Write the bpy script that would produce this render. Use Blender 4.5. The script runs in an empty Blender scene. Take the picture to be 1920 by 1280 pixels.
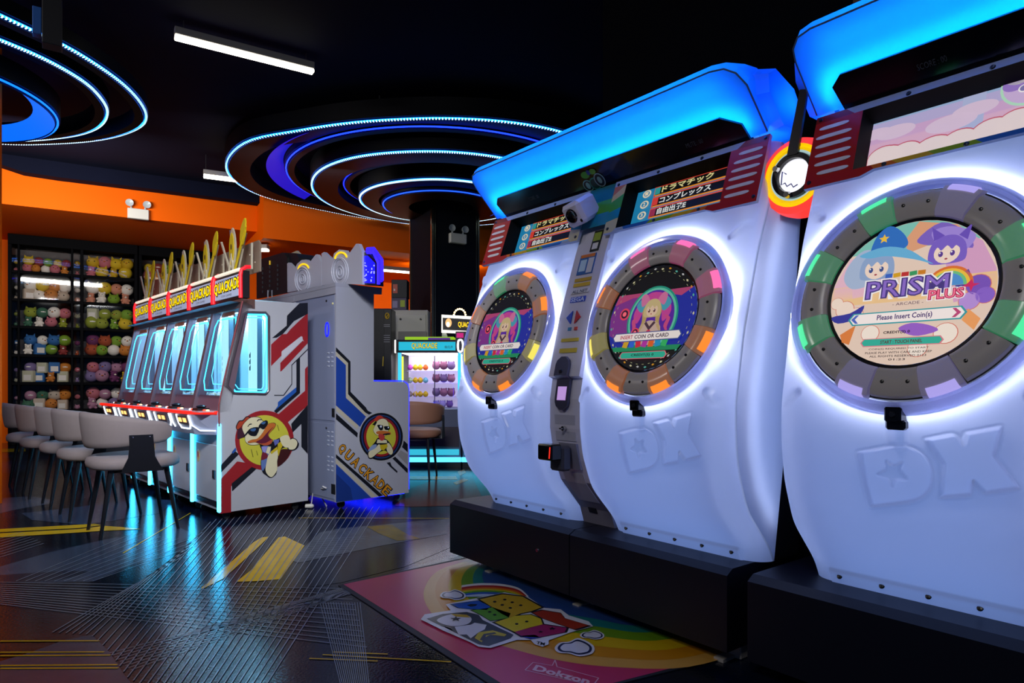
import bpy, math, random
import numpy as np
from mathutils import Vector, Matrix
random.seed(7)
PI = math.pi
scene = bpy.context.scene
col = scene.collection

# ---------------------------------------------------------------- camera, world, exposure
FPX, HOR = 1249.0, 718.0          # focal length and horizon row of the 1920x1280 photograph
cam_d = bpy.data.cameras.new('camera'); cam = bpy.data.objects.new('camera', cam_d); col.objects.link(cam)
cam.location = (0, 0, 1.0); cam.rotation_euler = (PI/2, 0, 0)
cam_d.sensor_width = 36; cam_d.lens = FPX/1920*36; cam_d.shift_y = (HOR-640)/1920
cam_d.clip_start = 0.05; cam_d.clip_end = 100
scene.camera = cam
w_ = bpy.data.worlds.new('world'); scene.world = w_; w_.use_nodes = True
w_.node_tree.nodes['Background'].inputs[0].default_value = (0.07, 0.13, 0.34, 1)
w_.node_tree.nodes['Background'].inputs[1].default_value = 0.22
scene.view_settings.view_transform = 'Standard'; scene.view_settings.look = 'None'
scene.view_settings.gamma = 1; scene.view_settings.use_curve_mapping = False
scene.view_settings.exposure = 0.0
def area(name, loc, target, size, sizey, power, colr):
    l = bpy.data.lights.new(name, 'AREA'); l.shape = 'RECTANGLE'; l.size = size; l.size_y = sizey
    l.energy = power; l.color = colr
    o = bpy.data.objects.new(name, l); col.objects.link(o); o.location = loc
    o.rotation_euler = (Vector(target)-Vector(loc)).to_track_quat('-Z', 'Y').to_euler()
    return o
# hall ceiling lamps, plus unseen fill lights added for panels, racks and walls
area('ceiling_fill_light', (-1.4, -0.6, 3.7), (-2.0, 3.5, 0.6), 1.2, 0.09, 30, (1, 0.97, 0.95))
L_ = area('ceiling_fill_light', (-.6, .2, 3.6), (-2.2, 5.2, .9), 1.2, 0.09, 25, (.96, .97, 1)); L_.data.spread = math.radians(50)  # narrow fill light added to brighten the grey cabinet sides
area('ceiling_fill_light', (-5.6, 2.5, 3.8), (-3.6, 6.0, 0.6), 1.2, 0.09, 30, (1, 0.93, 0.9))
area('ceiling_fill_light', (-5.5, 7.3, 3.2), (-7.2, 11.5, 2.2), 1.5, 0.07, 88, (1, 0.93, 0.85))  # unseen light added in front of the racks to brighten the toys
area('ceiling_fill_light', (-2.6, 7.6, 3.3), (-3.4, 11.0, 3.5), 1.6, 0.08, 17, (1, 0.92, 0.8))
area('ceiling_fill_light', (-1.2, 12.2, 3.1), (-1.6, 14.0, 1.6), 1.2, 0.08, 60, (1, 0.85, 0.6))

# ---------------------------------------------------------------- maths helpers
C0 = np.array([0, 0, 1.0])
def ray(px, py): return np.array([(px-960)/FPX, 1.0, -(py-HOR)/FPX])
class Plane:
    def __init__(s, P, N): s.P = np.array(P, float); s.N = np.array(N, float)/np.linalg.norm(N)
    def __call__(s, px, py, off=0.0):
        r = ray(px, py); k = ((s.P+s.N*off-C0)@s.N)/(r@s.N); return C0+k*r
def srgb(h):
    if isinstance(h, str):
        h = h.lstrip('#'); v = [int(h[i:i+2], 16)/255 for i in (0, 2, 4)]
    else: v = [c/255 for c in h]
    return tuple(c/12.92 if c <= .04045 else ((c+.055)/1.055)**2.4 for c in v)
MATS = {}
def mat(name, c='#808080', rough=.5, metal=0, emit=None, es=1.0, bump=0, bscale=60, var=0, vscale=8, spec=.5, coat=0):
    if name in MATS: return MATS[name]
    m = bpy.data.materials.new(name); m.use_nodes = True; nt = m.node_tree; b = nt.nodes['Principled BSDF']
    cc = srgb(c); b.inputs['Base Color'].default_value = (*cc, 1)
    b.inputs['Roughness'].default_value = rough; b.inputs['Metallic'].default_value = metal
    b.inputs['Specular IOR Level'].default_value = spec; b.inputs['Coat Weight'].default_value = coat
    if emit is not None:
        b.inputs['Emission Color'].default_value = (*srgb(emit), 1); b.inputs['Emission Strength'].default_value = es
    if bump or var:
        tc = nt.nodes.new('ShaderNodeTexCoord'); n = nt.nodes.new('ShaderNodeTexNoise')
        n.inputs['Scale'].default_value = bscale if bump else vscale; n.inputs['Detail'].default_value = 4
        nt.links.new(tc.outputs['Object'], n.inputs['Vector'])
        if bump:
            bp = nt.nodes.new('ShaderNodeBump'); bp.inputs['Strength'].default_value = bump; bp.inputs['Distance'].default_value = .01
            nt.links.new(n.outputs['Fac'], bp.inputs['Height']); nt.links.new(bp.outputs['Normal'], b.inputs['Normal'])
        if var:
            n2 = nt.nodes.new('ShaderNodeTexNoise'); n2.inputs['Scale'].default_value = vscale
            nt.links.new(tc.outputs['Object'], n2.inputs['Vector'])
            mr = nt.nodes.new('ShaderNodeMapRange'); mr.inputs['To Min'].default_value = 1-var; mr.inputs['To Max'].default_value = 1+var
            mx = nt.nodes.new('ShaderNodeVectorMath'); mx.operation = 'SCALE'; mx.inputs[0].default_value = cc
            nt.links.new(n2.outputs['Fac'], mr.inputs['Value']); nt.links.new(mr.outputs['Result'], mx.inputs['Scale'])
            nt.links.new(mx.outputs['Vector'], b.inputs['Base Color'])
    MATS[name] = m; return m
def glow(c, s=1.0, base=None):          # light-giving surface: neon, LED, screen pixels, parts with added glow
    name = 'glow_%s_%g' % (c.lstrip('#'), s)
    return mat(name, base or '#050505', .5, emit=c, es=s)
def paint(c, rough=.45, **k): return mat('paint_%s_%g' % (c.lstrip('#'), rough), c, rough, **k)
def glass(name='clear_glass', tint='#ffffff', gloss=.10, rough=.02):
    if name in MATS: return MATS[name]
    m = bpy.data.materials.new(name); m.use_nodes = True; nt = m.node_tree; nt.nodes.clear()
    out = nt.nodes.new('ShaderNodeOutputMaterial'); mx = nt.nodes.new('ShaderNodeMixShader')
    t = nt.nodes.new('ShaderNodeBsdfTransparent'); g = nt.nodes.new('ShaderNodeBsdfGlossy')
    t.inputs[0].default_value = (*srgb(tint), 1); g.inputs['Roughness'].default_value = rough
    lw = nt.nodes.new('ShaderNodeLayerWeight'); lw.inputs[0].default_value = .35
    ma = nt.nodes.new('ShaderNodeMath'); ma.operation = 'MULTIPLY_ADD'; ma.inputs[1].default_value = .5; ma.inputs[2].default_value = gloss
    nt.links.new(lw.outputs['Fresnel'], ma.inputs[0]); nt.links.new(ma.outputs[0], mx.inputs[0])
    nt.links.new(t.outputs[0], mx.inputs[1]); nt.links.new(g.outputs[0], mx.inputs[2]); nt.links.new(mx.outputs[0], out.inputs[0])
    MATS[name] = m; return m
def milky(name, c, k=.62, gloss=.06, rough=.25):   # translucent moulded plastic: lets the lamps behind it shine through
    if name in MATS: return MATS[name]
    m = bpy.data.materials.new(name); m.use_nodes = True; nt = m.node_tree; nt.nodes.clear()
    out = nt.nodes.new('ShaderNodeOutputMaterial'); a = nt.nodes.new('ShaderNodeMixShader'); b = nt.nodes.new('ShaderNodeMixShader')
    d = nt.nodes.new('ShaderNodeBsdfDiffuse'); t = nt.nodes.new('ShaderNodeBsdfTranslucent'); g = nt.nodes.new('ShaderNodeBsdfGlossy')
    for n in (d, t): n.inputs[0].default_value = (*srgb(c), 1)
    g.inputs['Roughness'].default_value = rough
    a.inputs[0].default_value = k; b.inputs[0].default_value = gloss
    nt.links.new(d.outputs[0], a.inputs[1]); nt.links.new(t.outputs[0], a.inputs[2])
    nt.links.new(a.outputs[0], b.inputs[1]); nt.links.new(g.outputs[0], b.inputs[2]); nt.links.new(b.outputs[0], out.inputs[0])
    MATS[name] = m; return m

# ---------------------------------------------------------------- mesh builder
W = {}
class MB:
    def __init__(s, M=None):
        s.v = []; s.f = []; s.mi = []; s.mats = []; s.cur = 0; s.M = M
    def use(s, m):
        if m not in s.mats: s.mats.append(m)
        s.cur = s.mats.index(m); return s
    def add(s, vs, fs):
        b = len(s.v)
        if s.M is not None: vs = [s.M @ Vector(v) for v in vs]
        s.v += [tuple(v) for v in vs]
        for f in fs: s.f.append([i+b for i in f]); s.mi.append(s.cur)
        return s
    def box(s, x0, x1, y0, y1, z0, z1, bev=0):
        if bev <= 0:
            v = [(x, y, z) for x in (x0, x1) for y in (y0, y1) for z in (z0, z1)]
            return s.add(v, [(0,1,3,2),(4,6,7,5),(0,4,5,1),(2,3,7,6),(0,2,6,4),(1,5,7,3)])
        b = min(bev, (x1-x0)/2.01, (y1-y0)/2.01, (z1-z0)/2.01); v = []; idx = {}
        for sx in (0, 1):
            for sy in (0, 1):
                for sz in (0, 1):
                    X = (x0, x1)[sx]; Y = (y0, y1)[sy]; Z = (z0, z1)[sz]
                    dx, dy, dz = (b, -b)[sx], (b, -b)[sy], (b, -b)[sz]
                    for a, p in (('x', (X, Y+dy, Z+dz)), ('y', (X+dx, Y, Z+dz)), ('z', (X+dx, Y+dy, Z))):
                        idx[a, sx, sy, sz] = len(v); v.append(p)
        f = []
        for t in (0, 1):
            f.append([idx['x', t, a, c] for a, c in ((0,0),(1,0),(1,1),(0,1))])
            f.append([idx['y', a, t, c] for a, c in ((0,0),(1,0),(1,1),(0,1))])
            f.append([idx['z', a, c, t] for a, c in ((0,0),(1,0),(1,1),(0,1))])
        for a in (0, 1):
            for c in (0, 1):
                f.append([idx['x', a, c, 0], idx['x', a, c, 1], idx['y', a, c, 1], idx['y', a, c, 0]])
                f.append([idx['x', a, 0, c], idx['x', a, 1, c], idx['z', a, 1, c], idx['z', a, 0, c]])
                f.append([idx['y', 0, a, c], idx['y', 1, a, c], idx['z', 1, a, c], idx['z', 0, a, c]])
                for e in (0, 1): f.append([idx['x', a, c, e], idx['y', a, c, e], idx['z', a, c, e]])
        return s.add(v, f)
    def poly(s, pts): return s.add(pts, [list(range(len(pts)))])
    def prism(s, pts, vec):
        n = len(pts); q = [tuple(np.array(p)+np.array(vec)) for p in pts]
        f = [list(range(n)), list(range(2*n-1, n-1, -1))]+[(i, i+n, (i+1) % n+n, (i+1) % n) for i in range(n)]
        return s.add([tuple(p) for p in pts]+q, f)
    def tube(s, path, r, n=8, closed=False, r1=None):
        P = [Vector(p) for p in path]; m = len(P); v = []; prev = None
        for i, p in enumerate(P):
            if closed: t = (P[(i+1) % m]-P[i-1])
            else: t = P[min(i+1, m-1)]-P[max(i-1, 0)]
            t.normalize()
            if prev is None:
                a = Vector((0, 0, 1)) if abs(t.z) < .9 else Vector((1, 0, 0)); u = t.cross(a).normalized()
            else: u = (prev-t*prev.dot(t)).normalized()
            prev = u; w = t.cross(u); rr = r if r1 is None else r+(r1-r)*i/(m-1)
            for k in range(n):
                an = 2*PI*k/n; v.append(p+(u*math.cos(an)+w*math.sin(an))*rr)
        f = []
        for i in range(m if closed else m-1):
            j = (i+1) % m
            for k in range(n): f.append((i*n+k, i*n+(k+1) % n, j*n+(k+1) % n, j*n+k))
        if not closed: f.append(list(range(n-1, -1, -1))); f.append([(m-1)*n+k for k in range(n)])
        return s.add(v, f)
    def lathe(s, prof, O, X, Y, Z, n=32, a0=0, a1=2*PI, cap=True):   # prof = [(r, h)], X,Y span the disc, Z is the axis
        O, X, Y, Z = map(Vector, (O, X, Y, Z)); full = abs(a1-a0-2*PI) < 1e-6; m = len(prof); v = []
        N = n if full else n+1
        for i in range(N):
            a = a0+(a1-a0)*i/n; d = X*math.cos(a)+Y*math.sin(a)
            for r, h in prof: v.append(O+d*r+Z*h)
        f = []
        for i in range(n):
            j = (i+1) % N
            for k in range(m-1): f.append((i*m+k, j*m+k, j*m+k+1, i*m+k+1))
        if not full and cap: f.append(list(range(m))); f.append([n*m+k for k in range(m-1, -1, -1)])
        return s.add(v, f)
    def ball(s, c, rx, ry=None, rz=None, nu=14, nv=9, X=(1,0,0), Y=(0,1,0), Z=(0,0,1)):
        ry = ry or rx; rz = rz or rx; c, X, Y, Z = map(Vector, (c, X, Y, Z)); v = [c-Z*rz]
        for j in range(1, nv):
            b = -PI/2+PI*j/nv
            for i in range(nu):
                a = 2*PI*i/nu; v.append(c+X*(rx*math.cos(b)*math.cos(a))+Y*(ry*math.cos(b)*math.sin(a))+Z*(rz*math.sin(b)))
        v.append(c+Z*rz); f = []
        for i in range(nu): f.append((0, 1+(i+1) % nu, 1+i))
        for j in range(nv-2):
            for i in range(nu): f.append((1+j*nu+i, 1+j*nu+(i+1) % nu, 1+(j+1)*nu+(i+1) % nu, 1+(j+1)*nu+i))
        L = len(v)-1
        for i in range(nu): f.append((L, 1+(nv-2)*nu+i, 1+(nv-2)*nu+(i+1) % nu))
        return s.add(v, f)
    def build(s, name, m=None, parent=None, smooth=False, angle=35):
        if m is not None and not s.mats: s.mats = [m]
        me = bpy.data.meshes.new(name); v = s.v
        if parent is not None:
            I = W[parent].inverted(); v = [tuple(I @ Vector(p)) for p in v]
        me.from_pydata(v, [], s.f)
        for k in s.mats: me.materials.append(k)
        if len(s.mats) > 1: me.polygons.foreach_set('material_index', s.mi)
        if smooth:
            me.polygons.foreach_set('use_smooth', [True]*len(me.polygons))
            try: me.set_sharp_from_angle(angle=math.radians(angle))
            except Exception: pass
        me.update()
        o = bpy.data.objects.new(name, me); col.objects.link(o)
        if parent is not None: o.parent = parent; W[o] = W[parent]
        else: W[o] = Matrix.Identity(4)
        return o
def tag(o, label=None, cat=None, group=None, kind=None):
    for k, v in (('label', label), ('category', cat), ('group', group), ('kind', kind)):
        if v: o[k] = v
    return o
def thing(name, loc, rz, label, cat, group=None):
    o = bpy.data.objects.new(name, None); col.objects.link(o); o.empty_display_size = .1
    o.location = loc; o.rotation_euler = (0, 0, rz)
    W[o] = Matrix.Translation(loc) @ Matrix.Rotation(rz, 4, 'Z')
    return tag(o, label, cat, group)
def struct(o): o['kind'] = 'structure'; return o
def setorigin(o):      # put a single-mesh thing's origin at the middle of its base
    me = o.data; n = len(me.vertices); a = np.empty(n*3); me.vertices.foreach_get('co', a); a = a.reshape(-1, 3)
    c = Vector(((a[:, 0].min()+a[:, 0].max())/2, (a[:, 1].min()+a[:, 1].max())/2, a[:, 2].min()))
    me.vertices.foreach_set('co', (a-np.array(c)).ravel()); o.location = c; W[o] = Matrix.Translation(c); return o
KIDS = {}
def copy_tree(o, parent=None):
    c = o.copy(); col.objects.link(c); c.parent = parent
    for ch in [x for x in ALLOBJ if x.parent == o]: copy_tree(ch, c)
    return c
ALLOBJ = []
def snapshot():
    ALLOBJ[:] = list(scene.objects)

# ---------------------------------------------------------------- lettering: flat outlines, mapped onto any plane
TXT = {}
def text2d(s, bold=0.0):
    key = (s, bold)
    if key in TXT: return TXT[key]
    cu = bpy.data.curves.new('lettering', 'FONT'); cu.body = s; cu.offset = bold; cu.resolution_u = 2; cu.fill_mode = 'FRONT'
    o = bpy.data.objects.new('lettering', cu); col.objects.link(o)
    dg = bpy.context.evaluated_depsgraph_get(); dg.update(); ev = o.evaluated_get(dg); me = ev.to_mesh()
    V = np.array([tuple(v.co)[:2] for v in me.vertices]).reshape(-1, 2); F = [list(p.vertices) for p in me.polygons]
    ev.to_mesh_clear(); bpy.data.objects.remove(o); bpy.data.curves.remove(cu)
    if len(V) and bold == 0: V0 = (V.min(0), V.max(0)-V.min(0))
    elif len(V): V0 = TXT[(s, 0.0)][2] if (s, 0.0) in TXT else (text2d(s)[2])
    else: V0 = (np.zeros(2), np.ones(2))
    TXT[key] = ((V-V0[0])/V0[1] if len(V) else V, F, V0); return TXT[key]
def lettering(mb, s, fn, bold=0.0):       # fn(u, v) -> 3D point, u, v in 0..1 over the word's own box
    V, F, _ = text2d(s, bold)
    if len(V): mb.add([tuple(fn(u, v)) for u, v in V], F)
def quadmap(q, plane, off=0.0):           # q = BL, BR, TR, TL in pixels on a plane
    q = [np.array(p, float) for p in q]
    def fn(u, v):
        p = q[0]*(1-u)*(1-v)+q[1]*u*(1-v)+q[2]*u*v+q[3]*(1-u)*v; return plane(p[0], p[1], off)
    return fn
def scr(sc, ox, oy, pts): return [(ox+x/sc, oy+y/sc) for x, y in pts]
def smoothpoly(pts, n=4, closed=True):    # Catmull-Rom through 2D points
    P = [np.array(p, float) for p in pts]; m = len(P); out = []
    rng = range(m) if closed else range(m-1)
    for i in rng:
        if closed: a, b, c, d = P[i-1], P[i], P[(i+1) % m], P[(i+2) % m]
        else: a, b, c, d = P[max(i-1, 0)], P[i], P[i+1], P[min(i+2, m-1)]
        for k in range(n):
            t = k/n; out.append(tuple(.5*((2*b)+(-a+c)*t+(2*a-5*b+4*c-d)*t*t+(-a+3*b-3*c+d)*t**3)))
    if not closed: out.append(tuple(P[-1]))
    return out
def circ(cx, cy, rx, ry=None, n=28, a0=0, a1=360):
    ry = ry or rx; full = (a1-a0) >= 360
    return [(cx+rx*math.cos(math.radians(a0+(a1-a0)*i/(n if full else n-1))), cy+ry*math.sin(math.radians(a0+(a1-a0)*i/(n if full else n-1)))) for i in range(n)]
def rrect(x0, x1, y0, y1, r, n=5):
    o = []
    for cx, cy, a in ((x1-r, y1-r, 0), (x0+r, y1-r, 90), (x0+r, y0+r, 180), (x1-r, y0+r, 270)):
        for i in range(n+1):
            t = math.radians(a+90*i/n); o.append((cx+r*math.cos(t), cy+r*math.sin(t)))
    return o
# ---------------------------------------------------------------- the hall
UP = (0, 0, 1)
G = np.array([2090, 1249, 0.]); G /= np.linalg.norm(G); GP = np.array([-G[1], G[0], 0.])      # along and behind the orange wall
FLOOR = Plane((0, 0, 0), UP)
def floor_mat():
    m = mat('floor_vinyl', '#0b1120', .3, bump=.10, bscale=90, spec=.26); nt = m.node_tree; b = nt.nodes['Principled BSDF']
    tc = nt.nodes.new('ShaderNodeTexCoord')
    n = nt.nodes.new('ShaderNodeTexNoise'); n.inputs['Scale'].default_value = 1.3; n.inputs['Detail'].default_value = 6
    n2 = nt.nodes.new('ShaderNodeTexVoronoi'); n2.inputs['Scale'].default_value = 55
    nt.links.new(tc.outputs['Object'], n.inputs[0]); nt.links.new(tc.outputs['Object'], n2.inputs[0])
    r = nt.nodes.new('ShaderNodeValToRGB'); r.color_ramp.elements[0].color = (*srgb('#060a18'), 1); r.color_ramp.elements[1].color = (*srgb('#131e38'), 1)
    r.color_ramp.elements[0].position = .4; r.color_ramp.elements[1].position = .7
    sp = nt.nodes.new('ShaderNodeMath'); sp.operation = 'LESS_THAN'; sp.inputs[1].default_value = .05
    mx = nt.nodes.new('ShaderNodeMix'); mx.data_type = 'RGBA'; mx.inputs[7].default_value = (.10, .12, .17, 1)
    nt.links.new(n.outputs['Fac'], r.inputs[0]); nt.links.new(n2.outputs['Distance'], sp.inputs[0])
    nt.links.new(sp.outputs[0], mx.inputs[0]); nt.links.new(r.outputs[0], mx.inputs[6]); nt.links.new(mx.outputs[2], b.inputs['Base Color'])
    mr = nt.nodes.new('ShaderNodeMapRange'); mr.inputs['To Min'].default_value = .07; mr.inputs['To Max'].default_value = .13
    nt.links.new(n.outputs['Fac'], mr.inputs[0]); nt.links.new(mr.outputs[0], b.inputs['Roughness'])
    return m
mb = MB(); mb.box(-13, 8, -3, 18, -.1, 0); fl = struct(mb.build('floor', floor_mat()))
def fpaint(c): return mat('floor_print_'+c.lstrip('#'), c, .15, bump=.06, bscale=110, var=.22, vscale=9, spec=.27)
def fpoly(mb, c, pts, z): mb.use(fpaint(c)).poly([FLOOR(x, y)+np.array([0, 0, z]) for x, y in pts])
def fline(mb, a, b, w, z):
    A = FLOOR(*a); B = FLOOR(*b); d = B-A; d /= np.linalg.norm(d); n = np.array([-d[1], d[0], 0])*w/2; o = np.array([0, 0, z])
    mb.poly([A-n+o, B-n+o, B+n+o, A+n+o])
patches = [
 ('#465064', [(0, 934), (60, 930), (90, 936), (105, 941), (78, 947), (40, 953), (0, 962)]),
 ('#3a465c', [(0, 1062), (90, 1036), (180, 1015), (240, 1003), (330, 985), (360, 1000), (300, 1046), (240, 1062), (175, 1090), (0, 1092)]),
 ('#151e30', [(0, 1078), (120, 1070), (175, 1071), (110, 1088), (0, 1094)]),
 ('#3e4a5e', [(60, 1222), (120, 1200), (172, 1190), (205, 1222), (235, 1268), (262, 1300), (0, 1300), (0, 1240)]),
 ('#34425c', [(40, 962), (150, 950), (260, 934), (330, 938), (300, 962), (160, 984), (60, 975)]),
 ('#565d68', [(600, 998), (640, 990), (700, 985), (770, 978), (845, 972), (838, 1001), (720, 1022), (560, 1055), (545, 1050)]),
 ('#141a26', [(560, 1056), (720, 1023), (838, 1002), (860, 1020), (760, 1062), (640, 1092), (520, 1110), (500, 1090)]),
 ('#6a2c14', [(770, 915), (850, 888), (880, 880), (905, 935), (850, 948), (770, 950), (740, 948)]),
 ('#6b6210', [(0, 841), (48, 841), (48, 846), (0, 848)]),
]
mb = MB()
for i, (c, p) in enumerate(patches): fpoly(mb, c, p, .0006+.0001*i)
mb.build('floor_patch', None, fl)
mb = MB(); Yl = '#dcb31a'
for p in ([(383, 1103), (376, 1104), (474, 1018), (490, 1008), (505, 1006), (480, 1030), (419, 1085)], [(443, 1091), (470, 1070), (522, 1008), (534, 1006), (571, 1023), (550, 1052), (526, 1086), (480, 1090)],
          [(0, 992), (165, 983), (178, 982), (190, 985), (150, 990), (0, 998)], [(0, 1000), (150, 992), (195, 986), (225, 988), (265, 992), (200, 995), (0, 1008)]):
    fpoly(mb, Yl, p, .0024)
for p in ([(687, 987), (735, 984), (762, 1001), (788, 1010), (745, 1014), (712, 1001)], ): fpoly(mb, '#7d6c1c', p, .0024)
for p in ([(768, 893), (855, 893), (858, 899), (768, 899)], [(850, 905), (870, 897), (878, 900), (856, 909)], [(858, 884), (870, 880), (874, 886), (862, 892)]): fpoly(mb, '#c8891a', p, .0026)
mb.use(fpaint(Yl))
for a, b, w in (((231, 1037), (357, 962), .009), ((0, 1202.5), (186, 1202), .012), ((0, 1223.5), (195, 1223), .010), ((0, 1230), (207, 1229), .010), ((0, 1248.5), (220, 1247), .010),
                ((0, 1254), (222, 1253), .010), ((625, 1223), (727, 1227), .008), ((605, 1228), (846, 1241.5), .008), ((580, 1235), (708, 1240), .008), ((560, 971), (842, 972), .012)):
    fline(mb, a, b, w, .0026)
mb.build('floor_stripe', None, fl)
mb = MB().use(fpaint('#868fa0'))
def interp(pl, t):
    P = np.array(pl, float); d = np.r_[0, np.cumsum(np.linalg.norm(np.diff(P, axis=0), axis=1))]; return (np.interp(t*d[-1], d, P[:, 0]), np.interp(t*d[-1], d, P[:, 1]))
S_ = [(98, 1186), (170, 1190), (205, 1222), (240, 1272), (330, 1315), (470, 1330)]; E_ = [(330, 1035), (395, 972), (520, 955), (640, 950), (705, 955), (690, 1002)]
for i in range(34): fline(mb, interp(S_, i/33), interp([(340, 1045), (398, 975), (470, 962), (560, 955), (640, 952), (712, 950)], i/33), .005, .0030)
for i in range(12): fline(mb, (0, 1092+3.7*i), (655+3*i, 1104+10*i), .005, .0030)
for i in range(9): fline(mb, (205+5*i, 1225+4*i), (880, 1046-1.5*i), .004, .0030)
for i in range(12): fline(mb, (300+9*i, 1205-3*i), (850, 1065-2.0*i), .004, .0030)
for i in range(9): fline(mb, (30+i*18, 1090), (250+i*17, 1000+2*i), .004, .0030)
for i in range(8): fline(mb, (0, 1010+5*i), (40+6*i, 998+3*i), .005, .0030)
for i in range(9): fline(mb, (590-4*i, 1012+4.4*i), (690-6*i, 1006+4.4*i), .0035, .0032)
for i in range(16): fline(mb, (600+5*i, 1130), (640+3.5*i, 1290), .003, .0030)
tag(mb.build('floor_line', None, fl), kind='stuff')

# ceiling and shell of the room
navy = mat('ceiling_black', '#070b1e', .85, var=.3, vscale=1.2, spec=.1)
mb = MB(); mb.box(-13, 8, -3, 18, 4.0, 4.1); struct(mb.build('ceiling', navy))
orange = mat('wall_orange', '#ee6200', .6, bump=.02, bscale=40, var=.06, vscale=.8, spec=.08)
dark = mat('wall_dark', '#04050a', .85, var=.2, vscale=2, spec=.1)
RK0 = np.array([-8.08, 10.675, 0.])                    # foot of the shelf row at the left end
WM = Matrix(((G[0], GP[0], 0, RK0[0]), (G[1], GP[1], 0, RK0[1]), (0, 0, 1, 0), (0, 0, 0, 1)))   # wall frame: x along, y behind
WMi = WM.inverted()
def wl(P): return WMi @ Vector(P)
mb = MB(WM); mb.box(-3, 14, .62, .75, 0, 4.0); struct(mb.build('wall_back', orange))
aP = wl((-4.07, 10.56, 3.4)); bP = wl((-3.77, 10.10, 3.2))
mb = MB(WM); mb.box(-3, bP.x, aP.y, .62, 3.40, 4.0); struct(mb.build('trim_1', orange))
mb = MB(WM); mb.box(bP.x, 14, bP.y, .62, 3.20, 4.0); struct(mb.build('trim_2', orange))
mb = MB(WM)                                              # black sloping ceiling apron with its rounded end
y0 = aP.y-.25
mb.prism([(-.02, y0, 4.0), (.0, y0, 3.93), (.18, y0, 3.86), (.42, y0, 3.80), (.8, y0, 3.79), (2.0, y0, 3.80), (3.1, y0, 3.80), (4.2, y0, 3.79), (9, y0, 3.7), (9, y0, 4.0)], (0, .2, 0))
struct(mb.build('trim_3', navy))
mb = MB(); mb.box(-4.6, -4.25, 5.40, 5.55, 0, 4.0); struct(mb.build('wall_left', orange))
mb = MB(WM); mb.box(-3.1, -3, -9, .75, 0, 4.0); struct(mb.build('wall_front', dark))
# the wall behind the white machines
B0 = np.array([0.75263834, 2.33261858, 0.]); DD = np.array([-986, 1249, 0.]); DD /= np.linalg.norm(DD); TT = np.array([1249, 986, 0.]); TT /= np.linalg.norm(TT)
DM = Matrix(((-DD[0], TT[0], 0, B0[0]), (-DD[1], TT[1], 0, B0[1]), (0, 0, 1, 0), (0, 0, 0, 1)))
mb = MB(DM); mb.box(-1.9, 3, 1.35, 1.5, 0, 4.0); struct(mb.build('wall_right', dark))
mb = MB(DM); mb.box(.02, .7, .9, 1.34, 2.5, 4.0); struct(mb.build('trim_4', mat('soffit_brown', '#5a3a10', .6)))

# ---------------------------------------------------------------- column
kc = np.array([-1.075, 8.95, 0.]); CL, CW = .705, .75
KM = Matrix(((G[0], GP[0], 0, kc[0]), (G[1], GP[1], 0, kc[1]), (0, 0, 1, 0), (0, 0, 0, 1)))
mb = MB(KM); mb.box(0, CL, 0, CW, 0, 4.0); cl = struct(mb.build('column', mat('column_black', '#10151e', .6, spec=.12)))
for x, y in ((0, 0), (CL, 0), (0, CW)):
    mb = MB(KM); mb.box(x-.012, x+.02 if x == 0 else x+.012, y-.012, y+.02, 0, 3.98); mb.box(x+.035 if x == 0 else x-.04, x+.05 if x == 0 else x-.028, y-.010, y+.002, 0, 3.98)
    mb.build('corner_strip', mat('brushed_brass', '#c9b48c', .25, metal=1), cl)
def emergency(pl_pt, M, sc, label):
    t = thing('emergency_light', pl_pt, math.atan2(M[1][0], M[0][0]), label, 'emergency light'); X = W[t]
    mb = MB(X); mb.box(-.13*sc, .13*sc, -.07, 0, -.14*sc, 0, .008); mb.build('battery_box', mat('ivory_plastic', '#d8d8d2', .4), t)
    for sx in (-1, 1):
        mb = MB(X); mb.tube([(sx*.085*sc, -.035, 0), (sx*.085*sc, -.035, .03*sc)], .012, 6)
        mb.lathe([(.0, -.03), (.03*sc, -.03), (.05*sc, .02), (.05*sc, .03), (.042*sc, .026), (0, .018)], (sx*.1*sc, -.05, .068*sc), (1, 0, 0), (0, 0, 1), (sx*.2, -1, 0), 16)
        mb.build('lamp_head', mat('lamp_head_plastic', '#b9c2c8', .25), t, True)
    return t
e1 = KM @ Vector(((856-812)/85*CL, -.002, 1+(718-427)*8.75/FPX))
emergency(e1, KM, .95, 'white twin-head emergency light on the black column')
E1P = Plane(WM @ Vector((0, aP.y, 0)), GP)
q = E1P(259, 393); emergency(tuple(q+GP*-.002), WM, 1.05, 'white twin-head emergency light on the orange wall bulkhead')

# ---------------------------------------------------------------- ceiling lamps
white_l = glow('#fff6e0', 9)
def linear(p, d, L, w, label, es=None):
    t = thing('linear_ceiling_lamp', p, math.atan2(d[1], d[0]), label, 'ceiling lamp'); X = W[t]
    mb = MB(X); mb.box(-L/2, L/2, -w/2, w/2, .012, .075, .004); mb.build('lamp_housing', paint('#8d8a86', .5), t)
    mb = MB(X); mb.box(-L/2+.003, L/2-.003, -w/2+.002, w/2-.002, -.022, .012, .006); mb.build('diffuser', es or white_l, t)
    for sx in (-.44, .44): mb = MB(X); mb.tube([(sx*L, 0, .075), (sx*L, 0, 4.0-p[2])], .003, 5); mb.build('hanger', paint('#303236', .5), t)
    return t
a = C0+ray(327, 68)*(1249*2.85/650); b = C0+ray(588, 134)*(1249*2.85/584)
linear(tuple((a+b)/2), b-a, float(np.linalg.norm(b-a)), .07, 'long glowing white lamp hanging alone on the dark ceiling')
P_ = Plane((0, 0, 3.72), UP); a = P_(404, 332); b = P_(436, 336); linear(tuple((a+b)/2), b-a, .5, .10, 'short white lamp above the orange bulkhead left of the big ring')
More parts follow.
